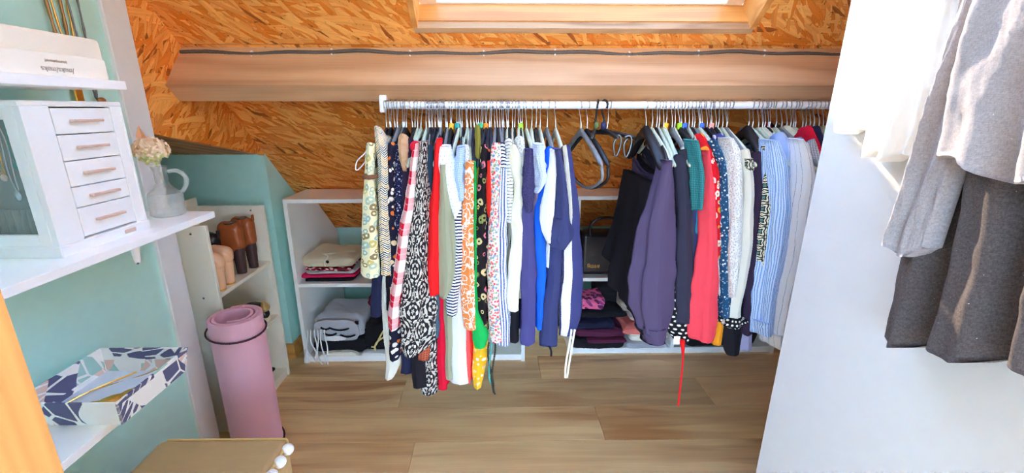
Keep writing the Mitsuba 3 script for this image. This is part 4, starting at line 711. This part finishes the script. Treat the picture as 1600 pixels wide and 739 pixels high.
 ('mauve top', 'mauve top edge beside the violet dress', 'top', 'top', 'c_mauve', [(235, 832, 842), (330, 834, 844), (460, 838, 846)], 812, 'b', dict(yn=1.45, mark='mark_lime')),
 ('white dotted pale blue blouse', 'pale blue dotted blouse with a ruffled short sleeve', 'blouse', 'blouse', 'p_dottedblue', [(228, 838, 850), (320, 842, 852), (400, 842, 850)], 822, 'c', dict(yn=1.45, sleeve=[(226, 836, 850), (255, 836, 855), (280, 838, 858), (296, 838, 852), (308, 837, 843)])),
 ('royal blue blouse', 'royal blue gathered blouse', 'blouse', 'blouse', 'c_royal', [(228, 856, 863), (262, 852, 862), (300, 844, 857), (340, 837, 855), (430, 839, 854), (512, 838, 846)], 833, 'c', dict(yn=1.435, fold=.010)),
 ('white gauze blouse', 'white crinkled gauze blouse with a billowing sleeve', 'blouse', 'blouse', 'c_gauze', [(238, 862, 872), (320, 858, 870), (420, 852, 862)], 846, 'c', dict(yn=1.45, sleeve=[(234, 861, 868), (262, 858, 873), (300, 850, 874), (335, 846, 871), (358, 848, 867), (377, 855, 863)])),
 ('navy ruffled blouse', 'navy blouse with a ruffled sleeve next to the striped jumpsuit', 'blouse', 'blouse', 'c_bluenavy', [(240, 866, 880), (330, 862, 884), (430, 852, 880), (500, 844, 875), (541, 842, 875)], 858, 'g', dict(yn=1.44, sleeve=[(234, 866, 878), (300, 871, 889), (340, 870, 893), (362, 866, 896), (384, 864, 888)])),
 ('navy striped jumpsuit', 'navy jumpsuit with wide cream and khaki stripes, rightmost of the left group', 'jumpsuit', 'jumpsuit', 'p_widestripe', [(226, 880, 890), (262, 882, 897), (330, 880, 908), (430, 873, 915), (500, 871, 912), (526, 872, 902)], 868, 'c', dict(yn=1.425)),
]
GR = [
 ('long black blouse', 'long black blouse on a broad black hanger, leftmost of the right group', 'blouse', 'blouse', 'c_black', [(288, 1022, 1042), (340, 1008, 1036), (400, 1000, 1030), (470, 996, 1030), (528, 1000, 1040)], 1012, 'b', dict(style='wide', yn=1.45, b=.008, fold=.012, flare=-.20, rise=.0, xfb=-.07)),
 ('lavender blouse', 'dark lavender blouse with a full sleeve and gathered cuff', 'blouse', 'blouse', 'c_lavender', [(262, 1042, 1058), (350, 1030, 1056), (450, 1020, 1050)], 1025, 'c', dict(style='slim', yn=1.47, sleeve=[(252, 1040, 1056), (300, 1026, 1059), (380, 1004, 1060), (440, 998, 1058), (490, 999, 1055), (512, 1005, 1051), (524, 1009, 1046)])),
 ('black top', 'black top with its hem under the lavender cuff', 'top', 'top', 'c_black', [(255, 1052, 1064), (350, 1046, 1062), (450, 1010, 1050), (544, 1008, 1048)], 1032, 'b', dict(yn=1.46)),
 ('slate grey jacket', 'slate grey jacket beside the lavender blouse', 'jacket', 'jacket', 'c_slate', [(240, 1058, 1072), (320, 1062, 1082), (400, 1058, 1086), (470, 1055, 1088), (512, 1054, 1086)], 1041, 'm', dict(yn=1.43)),
 ('polka dot blouse', 'black blouse with white polka dots and a red tie, under the slate jacket', 'blouse', 'blouse', 'p_polka', [(330, 1066, 1078), (470, 1058, 1082), (515, 1046, 1088), (540, 1060, 1086)], 1048, 'm', dict(yn=1.44, mark='mark_yellow')),
 ('charcoal blouse', 'charcoal blouse with small buttons', 'blouse', 'blouse', 'c_charcoal', [(232, 1068, 1080), (320, 1074, 1090), (430, 1072, 1092)], 1054, 'g', dict(yn=1.46)),
 ('indigo blouse', 'indigo blouse before the teal knitted top', 'blouse', 'blouse', 'c_indigo', [(258, 1078, 1090), (330, 1084, 1102), (420, 1084, 1102), (508, 1080, 1098)], 1065, 'b', dict(yn=1.45, mark='mark_lime')),
 ('teal knitted jumper', 'teal knitted jumper with a thin sleeve', 'jumper', 'jumper', 'p_tealknit', [(222, 1084, 1098), (280, 1092, 1106), (360, 1094, 1106)], 1076, 'b', dict(yn=1.46, sleeve=[(220, 1082, 1097), (250, 1088, 1103), (290, 1092, 1105), (328, 1092, 1102)], mark='mark_blue')),
 ('bright blue frilled top', 'teal blue frilled top peeking out below the teal jumper', 'top', 'top', 'c_tealblue', [(250, 1100, 1106), (330, 1092, 1106), (362, 1090, 1105)], 1082, 'm', dict(yn=1.44)),
 ('red flowered blouse', 'red blouse with white and orange flowers', 'blouse', 'blouse', 'p_hawaii', [(208, 1089, 1102), (236, 1096, 1118), (275, 1110, 1126), (330, 1114, 1128), (400, 1116, 1128)], 1088, 'b', dict(yn=1.43)),
 ('coral red blouse', 'coral red blouse with a wide long sleeve', 'blouse', 'blouse', 'c_coralred', [(245, 1108, 1120), (350, 1106, 1124), (480, 1100, 1120)], 1096, 'm', dict(yn=1.46, sleeve=[(236, 1103, 1113), (280, 1104, 1120), (340, 1101, 1126), (410, 1096, 1129), (470, 1090, 1129), (525, 1086, 1124), (540, 1088, 1118)])),
 ('scarlet red top', 'scarlet top strip right of the flowered blouse', 'top', 'top', 'c_red', [(240, 1118, 1126), (300, 1124, 1133), (350, 1125, 1133), (420, 1126, 1134)], 1103, 'b', dict(yn=1.44, mark='mark_blue')),
 ('orange top', 'orange yellow top between the scarlet and beaded ones', 'top', 'top', 'c_orange', [(225, 1128, 1138), (280, 1136, 1145), (400, 1136, 1146), (545, 1116, 1128)], 1110, 'b', dict(yn=1.46)),
 ('navy flowered blouse', 'navy and white flowered blouse behind the white lace top', 'blouse', 'blouse', 'p_navywhite', [(208, 1120, 1134), (240, 1132, 1146), (330, 1138, 1150)], 1117, 'b', dict(yn=1.44, mark='mark_pink')),
 ('dark teal beaded tunic', 'dark teal tunic covered with pale beads', 'tunic', 'tunic', 'p_beaded', [(218, 1108, 1124), (260, 1128, 1138), (330, 1130, 1143), (430, 1129, 1144), (502, 1131, 1143)], 1124, 'b', dict(yn=1.42)),
 ('white lace top', 'white lace top with long lace sleeve', 'top', 'lace_top', 'p_whitelace', [(225, 1142, 1158), (330, 1146, 1162), (430, 1146, 1160)], 1131, 'm', dict(yn=1.45, sleeve=[(216, 1134, 1152), (236, 1141, 1164), (300, 1145, 1167), (380, 1142, 1167), (435, 1143, 1161), (470, 1145, 1151)])),
 ('white blouse with collar lace', 'white blouse with black lace on the collar and ruffled hem', 'blouse', 'blouse', 'c_offwhite', [(232, 1160, 1174), (300, 1166, 1182), (380, 1159, 1182), (430, 1154, 1174), (480, 1145, 1165), (512, 1134, 1169)], 1140, 'c', dict(yn=1.42)),
 ('black long skirt', 'black skirt hanging low beneath the white ruffled hem', 'skirt', 'skirt', 'c_black', [(300, 1164, 1174), (460, 1146, 1166), (520, 1126, 1168), (552, 1138, 1160)], 1145, 'g', dict(yn=1.46, style='short')),
 ('dark violet dress', 'dark violet black dress beside the white collar-lace blouse', 'dress', 'dress', 'c_purple', [(236, 1180, 1191), (300, 1180, 1194), (400, 1172, 1187), (480, 1162, 1181), (528, 1161, 1177)], 1178, 'b', dict(yn=1.44, style='wide')),
 ('pale lilac top', 'pale lilac top with its hem low below the black skirt', 'top', 'top', 'c_greylav', [(300, 1176, 1186), (460, 1164, 1182), (552, 1152, 1184)], 1185, 'm', dict(yn=1.47)),
 ('tile patterned shirt', 'black and cream tile patterned shirt', 'shirt', 'shirt', 'p_tiles', [(225, 1195, 1214), (262, 1196, 1224), (320, 1192, 1214), (380, 1186, 1206), (430, 1181, 1197), (502, 1177, 1192)], 1191, 'm', dict(yn=1.43)),
 ('grey printed top', 'grey printed top under the tile patterned shirt', 'top', 'top', 'p_greycheck', [(280, 1200, 1212), (420, 1188, 1200), (505, 1176, 1190)], 1197, 'c', dict(yn=1.47)),
 ('blue striped shirt', 'light blue shirt with fine white stripes', 'shirt', 'shirt', 'p_shirtblue', [(224, 1210, 1226), (330, 1214, 1236), (450, 1202, 1224)], 1204, 'm', dict(yn=1.45, sleeve=[(220, 1207, 1224), (250, 1211, 1238), (300, 1213, 1246), (350, 1209, 1244), (400, 1204, 1234), (450, 1195, 1223), (515, 1189, 1214), (530, 1191, 1212)])),
 ('plain pale blue shirt', 'plain pale blue shirt behind the striped blue one', 'shirt', 'shirt', 'c_skyblue', [(206, 1214, 1230), (240, 1224, 1248), (300, 1236, 1254), (380, 1232, 1248)], 1212, 'c', dict(yn=1.45)),
 ('grey lilac blouse', 'grey lilac blouse behind the white pinstriped shirt', 'blouse', 'blouse', 'c_greylav', [(214, 1244, 1258), (270, 1250, 1266), (380, 1240, 1260)], 1222, 'm', dict(yn=1.45)),
 ('white pinstriped shirt', 'white shirt with thin grey pinstripes near the right wall', 'shirt', 'shirt', 'p_pinstripe', [(222, 1252, 1268), (330, 1256, 1276), (450, 1228, 1250)], 1236, 'c', dict(style='wide', yn=1.45, sleeve=[(218, 1246, 1264), (245, 1252, 1277), (290, 1252, 1284), (340, 1245, 1279), (400, 1235, 1268), (460, 1221, 1249), (540, 1212, 1232), (550, 1213, 1229)])),
 ('grey checked shirt', 'grey checked shirt between the pinstriped one and the red coat', 'shirt', 'shirt', 'p_greycheck', [(216, 1268, 1278), (280, 1276, 1290), (400, 1262, 1280)], 1244, 'c', dict(yn=1.45)),
 ('red coat', 'red coat with a red collar near the right wall', 'coat', 'coat', 'c_crimson', [(196, 1258, 1272), (230, 1276, 1288), (290, 1284, 1296), (420, 1274, 1292)], 1252, 'c', dict(yn=1.45)),
 ('dark navy jacket', 'dark navy jacket behind the red coat', 'jacket', 'jacket', 'c_navy', [(196, 1270, 1286), (240, 1286, 1300), (380, 1290, 1310)], 1262, 'b', dict(yn=1.45)),
 ('green striped top', 'pale green top half hidden by the right wall', 'top', 'top', 'c_sage', [(196, 1284, 1298), (300, 1300, 1318), (420, 1296, 1316)], 1274, 'c', dict(yn=1.45)),
 ('charcoal cardigan', 'charcoal cardigan closest to the right wall', 'cardigan', 'cardigan', 'c_charcoal', [(198, 1296, 1312), (300, 1316, 1334), (420, 1312, 1332)], 1288, 'm', dict(yn=1.45)),
]
done = {}
for g in GL+GR:
    o = dict(g[8]); done[g[0]] = garment(*g[:6], g[6], g[7], **o)
# extra narrow dark garments and hangers deep in the rows, beside the ones above
FILL = [(600, 'black'), (630, 'navy'), (667, 'charcoal'), (693, 'navy'), (716, 'navy'), (728, 'black'), (755, 'black'), (769, 'navy'), (784, 'charcoal'), (794, 'navy'), (810, 'navy'), (818, 'black'), (840, 'charcoal'), (1036, 'charcoal'), (1060, 'black'), (1070, 'purple'), (1092, 'black'), (1100, 'charcoal'), (1114, 'black'), (1135, 'navy'), (1200, 'charcoal'), (1208, 'beige'), (1228, 'offwhite'), (1248, 'offwhite'), (1268, 'offwhite'), (1281, 'black'), (1294, 'navy')]
NEAR = sorted((g[6], g[0]) for g in GL+GR)
for i, (px_, c) in enumerate(FILL):
    hx_, nm_ = min(NEAR, key=lambda q: abs(q[0]-px_+.1)); sd_ = 'left' if px_ < hx_ else 'right'
    hc = 'bngbcm'[i % 6] if px_ < 900 else 'bmcbgm'[i % 6]; hanger(px_, 'slim', HM[hc][0], f'{HM[hc][1]} hanger pressed in just {sd_} of the {nm_}', None, group='closely packed hangers with set-back garments')
    x = at_y(px_, 166, YR-.012)[0]; q = at_y(px_, 166, YR); k = thing('set_back_garment', f'{"off white" if c == "offwhite" else c} garment set back on the rail just {sd_} of the {nm_}', 'garment', 'garments set back on the rail'); zt = 1.175; zb = rng.uniform(.62, .85)
    p1 = np.array([x, 1.50, zt])-EYE; p2 = np.array([x, 1.50, zb])-EYE; fx = lambda p: (CX+FPX*(p@RT)/(p@FW), CY-FPX*(p@UP)/(p@FW)); (a, ya), (b, yb) = fx(p1), fx(p2)
    m, uv = drape([(ya, a-3, a+3), ((ya+yb)/2, (a+b)/2-4, (a+b)/2+4), (yb, b-4, b+4)], 1.50, 1.80, .005, seed=300+i, xh=x, nr=24, ns=16, fold=.004); put(k, m, 'c_'+c, True, uv)
# ------------------------------------------------------------------ details on single garments
def P(px_, py_, y): return at_y(px_, py_, y)
k = done['cream paisley trousers']; a, b = P(567, 277, 1.412), P(585, 277, 1.412); part(k, 'belt', cat(tube([[a[0], 1.44, a[2]], [a[0]+.002, 1.418, a[2]], [(a[0]+b[0])/2, 1.408, a[2]], [b[0]-.002, 1.418, a[2]], [b[0], 1.44, a[2]]], .0075, 8)), 'c_brown', True, label='brown fabric belt')
k = done['white lace trimmed dress']
k = done['lavender blouse']; m, uv = drape([(518, 1008, 1047), (530, 1010, 1046), (545, 1012, 1044)], 1.41, 1.50, seed=5, tube_=True, fold=.002, pleat=.1, rise=0, nr=14, ns=14); part(k, 'cuff', m, 'c_lavender', True, uv)
k = done['coral red blouse']; m, uv = drape([(530, 1087, 1122), (548, 1088, 1120)], 1.405, 1.50, seed=6, tube_=True, fold=.001, pleat=.06, rise=0, nr=10, ns=14) if False else (None, None)
k = done['polka dot blouse']; c = P(1066, 532, 1.425); part(k, 'tie', tube(smoothpath([c, P(1067, 560, 1.425), P(1064, 595, 1.425), P(1060, 634, 1.425)], 30), np.r_[np.linspace(.010, .0036, 8), np.full(22, .0036)], 8), 'c_red', True, label='long red tie'); part(k, 'care_label', bx(*sorted((P(1052, 533, 1.43)[0], P(1062, 533, 1.43)[0])), 1.428, 1.430, P(1055, 538, 1.43)[2], P(1055, 525, 1.43)[2], .0005), 'c_white', label='white care label')
k = done['navy striped jumpsuit']
for dx in (0, 5): part(k, 'tie', tube(smoothpath([P(893+dx, 515, 1.42), P(888+dx, 545, 1.42), P(884+dx, 570, 1.42), P(883+dx*.6, 590, 1.42)], 24), .0042, 6), 'c_cream', True, label='cream tie end')
k = done['navy ruffled blouse']; m, uv = drape([(343, 869, 889), (358, 866, 895), (372, 863, 897), (386, 865, 888)], 1.383, 1.47, seed=8, tube_=True, fold=.006, pleat=.35, rise=0, nr=16, ns=22); part(k, 'ruffle', m, 'c_bluenavy', True, uv)
k = done['violet lace dress']; m, uv = drape([(234, 822, 833), (265, 817, 834), (300, 815, 834), (328, 822, 833)], 1.40, 1.47, seed=9, tube_=True, rise=0, nr=20, ns=14, fold=.004); part(k, 'lace_bodice', m, 'p_purplelace', True, uv, label='dark violet lace sleeve')
k = done['white blouse with collar lace']; m, uv = drape([(500, 1136, 1168), (512, 1131, 1171), (518, 1133, 1169)], 1.41, 1.52, seed=10, tube_=True, rise=0, nr=8, ns=22, fold=.01, pleat=.4); part(k, 'hem_trim', m, 'p_polka', True, uv, label='black dotted hem trim')
m, uv = drape([(248, 1166, 1180), (258, 1165, 1181), (268, 1168, 1180)], 1.412, 1.47, seed=11, tube_=True, rise=0, nr=8, ns=14, fold=.001); part(k, 'collar_lace', m, 'p_tiles', True, uv, label='black and white lace')
k = done['red plaid shirt']; part(k, 'shoulder', moved(trimesh.creation.icosphere(3, 1).apply_scale([.017, .03, .018]), P(649, 229, 1.43)), 'c_crimson', True, label='plain pink red shoulder')
for nm, y0, px0, px1, py in (('white pinstriped shirt', 1.395, 1213, 1229, 548), ('blue striped shirt', 1.395, 1190, 1213, 528)):
    m, uv = drape([(py-22, px0-1, px1+2), (py, px0, px1), (py+4, px0+1, px1-1)], y0-.004, y0+.10, seed=12, tube_=True, rise=0, nr=8, ns=14, fold=.001, pleat=.05); part(done[nm], 'cuff', m, 'p_pinstripe' if 'white' in nm else 'p_shirtblue', True, uv)
k = thing('beaded_strings', 'black and turquoise beaded tie strings hanging below the pink ditsy dress', 'strings'); plain('bead_black', (40, 46, 40), .3)
for pts in ([(764, 536), (763, 560), (768, 585), (771, 612)], [(774, 536), (772, 560), (769, 580), (773, 615)], [(768, 536), (766, 556), (764, 578), (766, 597)]):
    c = smoothpath([P(a, b, 1.43) for a, b in pts], 24); part(k, 'string', tube(c, .0018, 5), 'bead_black'); part(k, 'beads', cat(*[moved(trimesh.creation.icosphere(1, .0042), q) for q in c[::1]]), 'bead_black' if pts[0][0] != 768 else 'turquoise', True); 
for kk in [q for q in scene if q.startswith(k+'__beads')]: labels.setdefault(kk, {})['kind'] = 'stuff'
k = one('black_tassel', 'tiny black tassel hanging below the navy ruffled blouse', 'tassel', tube(smoothpath([P(858, 541, 1.44), P(861, 548, 1.44), P(861, 556, 1.44)], 10), .004, 6), 'c_black', True)
# ------------------------------------------------------------------ the five empty hangers in the gap and the wire hook
hanger(908, 'bar', 'grey_plastic', 'grey empty hanger with trouser bar, leftmost of the free hangers', swing=8, group='free hangers in the gap'); hanger(920, 'bar', 'black_plastic', 'black empty hanger with trouser bar beside the grey one', swing=10, group='free hangers in the gap')
k, x = hanger(935, 'clip', 'black_plastic', 'black clip hanger with a green knob in the gap of the rail', hookm='black_plastic', swing=-14, group='free hangers in the gap'); plain('knob_green', (96, 108, 62), .5); plain('knob_blue', (42, 48, 96), .4)
part(k, 'knob', moved(trimesh.creation.icosphere(2, 1).apply_scale([.010, .010, .015]), [x, YR, ZR-.072]), 'knob_green', True, label='green knob')
k, x = hanger(946, 'clip', 'black_plastic', 'black clip hanger with a blue knob in the gap of the rail', hookm='black_plastic', swing=24, group='free hangers in the gap'); part(k, 'knob', moved(trimesh.creation.icosphere(2, 1).apply_scale([.010, .010, .015]), [x, YR, ZR-.072]), 'knob_blue', True, label='blue knob')
k, x = hanger(955, 'clip', 'black_plastic', 'clip hanger with two folded steel clips, rightmost of the free hangers', swing=0, group='free hangers in the gap')
for dy in (-.13, -.155):
    for q in (0,): part(k, 'clip', moved(tube(smoothpath([[0, 0, 0], [.014, 0, .006], [.017, 0, -.05], [.008, 0, -.065], [.002, 0, -.05], [.004, 0, -.01], [.010, 0, -.004]], 30), .0035, 6), [x-.012+(.028 if dy < -.14 else 0), YR+dy, ZR-.105]), 'steel_dark', True, label='steel clip')
one('wire_hanger', 'white wire hanger end sticking out left of the paisley trousers', 'hanger', tube(smoothpath([P(572, 236, 1.46), P(563, 246, 1.46), P(557, 254, 1.46), P(557, 266, 1.46), P(563, 262, 1.46), P(575, 248, 1.47)], 30), .0022, 6), 'rail_white', True)
# ------------------------------------------------------------------ clothes hanging on the right wall
def heather(a, b):
    def f(p, n, uv):
        f1 = noise(p.x*160, p.y*420, p.z*900); f2 = noise(p.x*500, p.y*1500, p.z*260); lint = noise(p.x*230, p.y*260, p.z*240)
        return dr.select(lint > .975, C(236, 230, 220), mix(C(*a), C(*b), dr.clip(.5*f1+.5*f2, 0, 1)))
    return f
procmat('heather_grey', heather((182, 176, 180), (136, 130, 134)), .95, sheen=.4); procmat('heather_brown', heather((104, 96, 96), (56, 50, 52)), .95, sheen=.4)
cloth_mat('linen_white', (252, 250, 246)); cloth_mat('linen_cream', (250, 240, 212))
def wallcloth(rows, X0, depth, folds, amp, seed, nr=60, nt=64):
    """cloth hanging flat against the right wall; rows: (left px, left py, right px, right py) on the plane x = X0"""
    A = np.array([at_x(a, b, X0) for a, b, c, d in rows]); B = np.array([at_x(c, d, X0) for a, b, c, d in rows]); t = np.r_[0, np.cumsum(np.linalg.norm(np.diff(A[:, 1:], axis=0), axis=1))]; t /= t[-1]
    fa, fb = PchipInterpolator(t, A), PchipInterpolator(t, B); v = np.linspace(0, 1, nr)[:, None]; s = np.linspace(0, 1, nt)[None, :]
    pa, pb = fa(v[:, 0])[:, None, :], fb(v[:, 0])[:, None, :]; base = pa*(1-s[..., None])+pb*s[..., None]; g = np.random.default_rng(seed); ph = g.uniform(0, 6.28, 5)
    body = np.sqrt(np.clip(1-(2*s-1)**4, 0, 1)); w = .6*np.sin(s*6.283*folds+ph[0]+1.1*np.sin(v*2.2+ph[1]))+.4*np.sin(s*6.283*folds*1.9+ph[2]+1.6*v)
    nz = meshkit.fbm(np.stack([s*11+0*v, v*11+0*s, np.full((nr, nt), seed*1.3)], -1), 4, seed)-.5
    off = depth*body*(.7+.3*v)+amp*w*body*(.35+.65*v)+.018*nz*body
    hemw = .010*np.sin(s*6.283*folds+ph[3])*v**6
    front = base.copy(); front[..., 0] -= off+.002; front[..., 2] += hemw; back = base.copy(); back[..., 0] -= (off*.45-.002)*0+.0; back[..., 2] += hemw
    V = np.concatenate([front, back[:, ::-1]], 1); n = 2*nt; F = grid_faces(nr, n)
    for r0, fl in ((0, 0), (nr-1, 1)):
        for i in range(nt-1):
            q = [r0*n+i, r0*n+i+1, r0*n+n-2-i, r0*n+n-1-i]; F += [[q[0], q[2], q[1]], [q[0], q[3], q[2]]] if fl else [[q[0], q[1], q[2]], [q[0], q[2], q[3]]]
    return trimesh.Trimesh(V.reshape(-1, 3), F, process=False)
k = one('white_shirt', 'white linen shirt hanging on the right wall in the sunlight', 'shirt', wallcloth([(1520, -330, 1580, -360), (1462, -150, 1545, -160), (1422, 0, 1528, 0), (1398, 100, 1506, 95), (1372, 205, 1486, 190), (1365, 238, 1455, 252)], .845, .035, 2.2, .016, 3), 'linen_white', True)
part(k, 'sleeve', wallcloth([(1500, -260, 1545, -280), (1450, -120, 1500, -130), (1405, 0, 1450, 0), (1360, 100, 1408, 105), (1330, 160, 1380, 170), (1312, 196, 1364, 210)], .858, .030, 1.3, .010, 4), 'linen_white', True); part(k, 'lining', wallcloth([(1440, 20, 1470, 20), (1412, 110, 1450, 110), (1380, 190, 1430, 200), (1370, 226, 1405, 236)], .850, .030, 1.0, .006, 5), 'linen_cream', True, label='cream lining')
k = one('jogging_trousers', 'grey brown heather jogging trousers hanging below the grey sweatshirt', 'trousers', wallcloth([(1560, -260, 1720, -330), (1510, 0, 1760, 0), (1462, 200, 1740, 220), (1428, 380, 1720, 420), (1410, 460, 1705, 500), (1397, 526, 1690, 590)], .835, .050, 2.6, .030, 7, 70, 110), 'heather_brown', True)
k = one('grey_sweatshirt', 'light heather grey sweatshirt hanging in front on the right wall', 'sweatshirt', wallcloth([(1640, -300, 1800, -380), (1580, -100, 1830, -120), (1530, 20, 1850, 20), (1500, 120, 1830, 140), (1483, 215, 1800, 290), (1480, 238, 1790, 330)], .770, .045, 2.0, .022, 9, 60, 90), 'heather_grey', True)
part(k, 'sleeve', wallcloth([(1570, -180, 1640, -190), (1530, -20, 1610, -20), (1494, 80, 1580, 90), (1460, 190, 1540, 200), (1430, 300, 1500, 305), (1408, 370, 1476, 378), (1404, 390, 1470, 396)], .790, .040, 1.2, .014, 11), 'heather_grey', True)
k = thing('coat_rack', 'white peg rack on the right wall above the hanging clothes', 'coat rack'); part(k, 'board', bx(XR-.018, XR, .50, 1.10, 1.80, 1.88), 'white_board')
for y in (.62, .78, .96): part(k, 'peg', tube([[XR-.018, y, 1.84], [XR-.08, y, 1.85], [XR-.095, y, 1.875]], .008, 8), 'chrome', True)
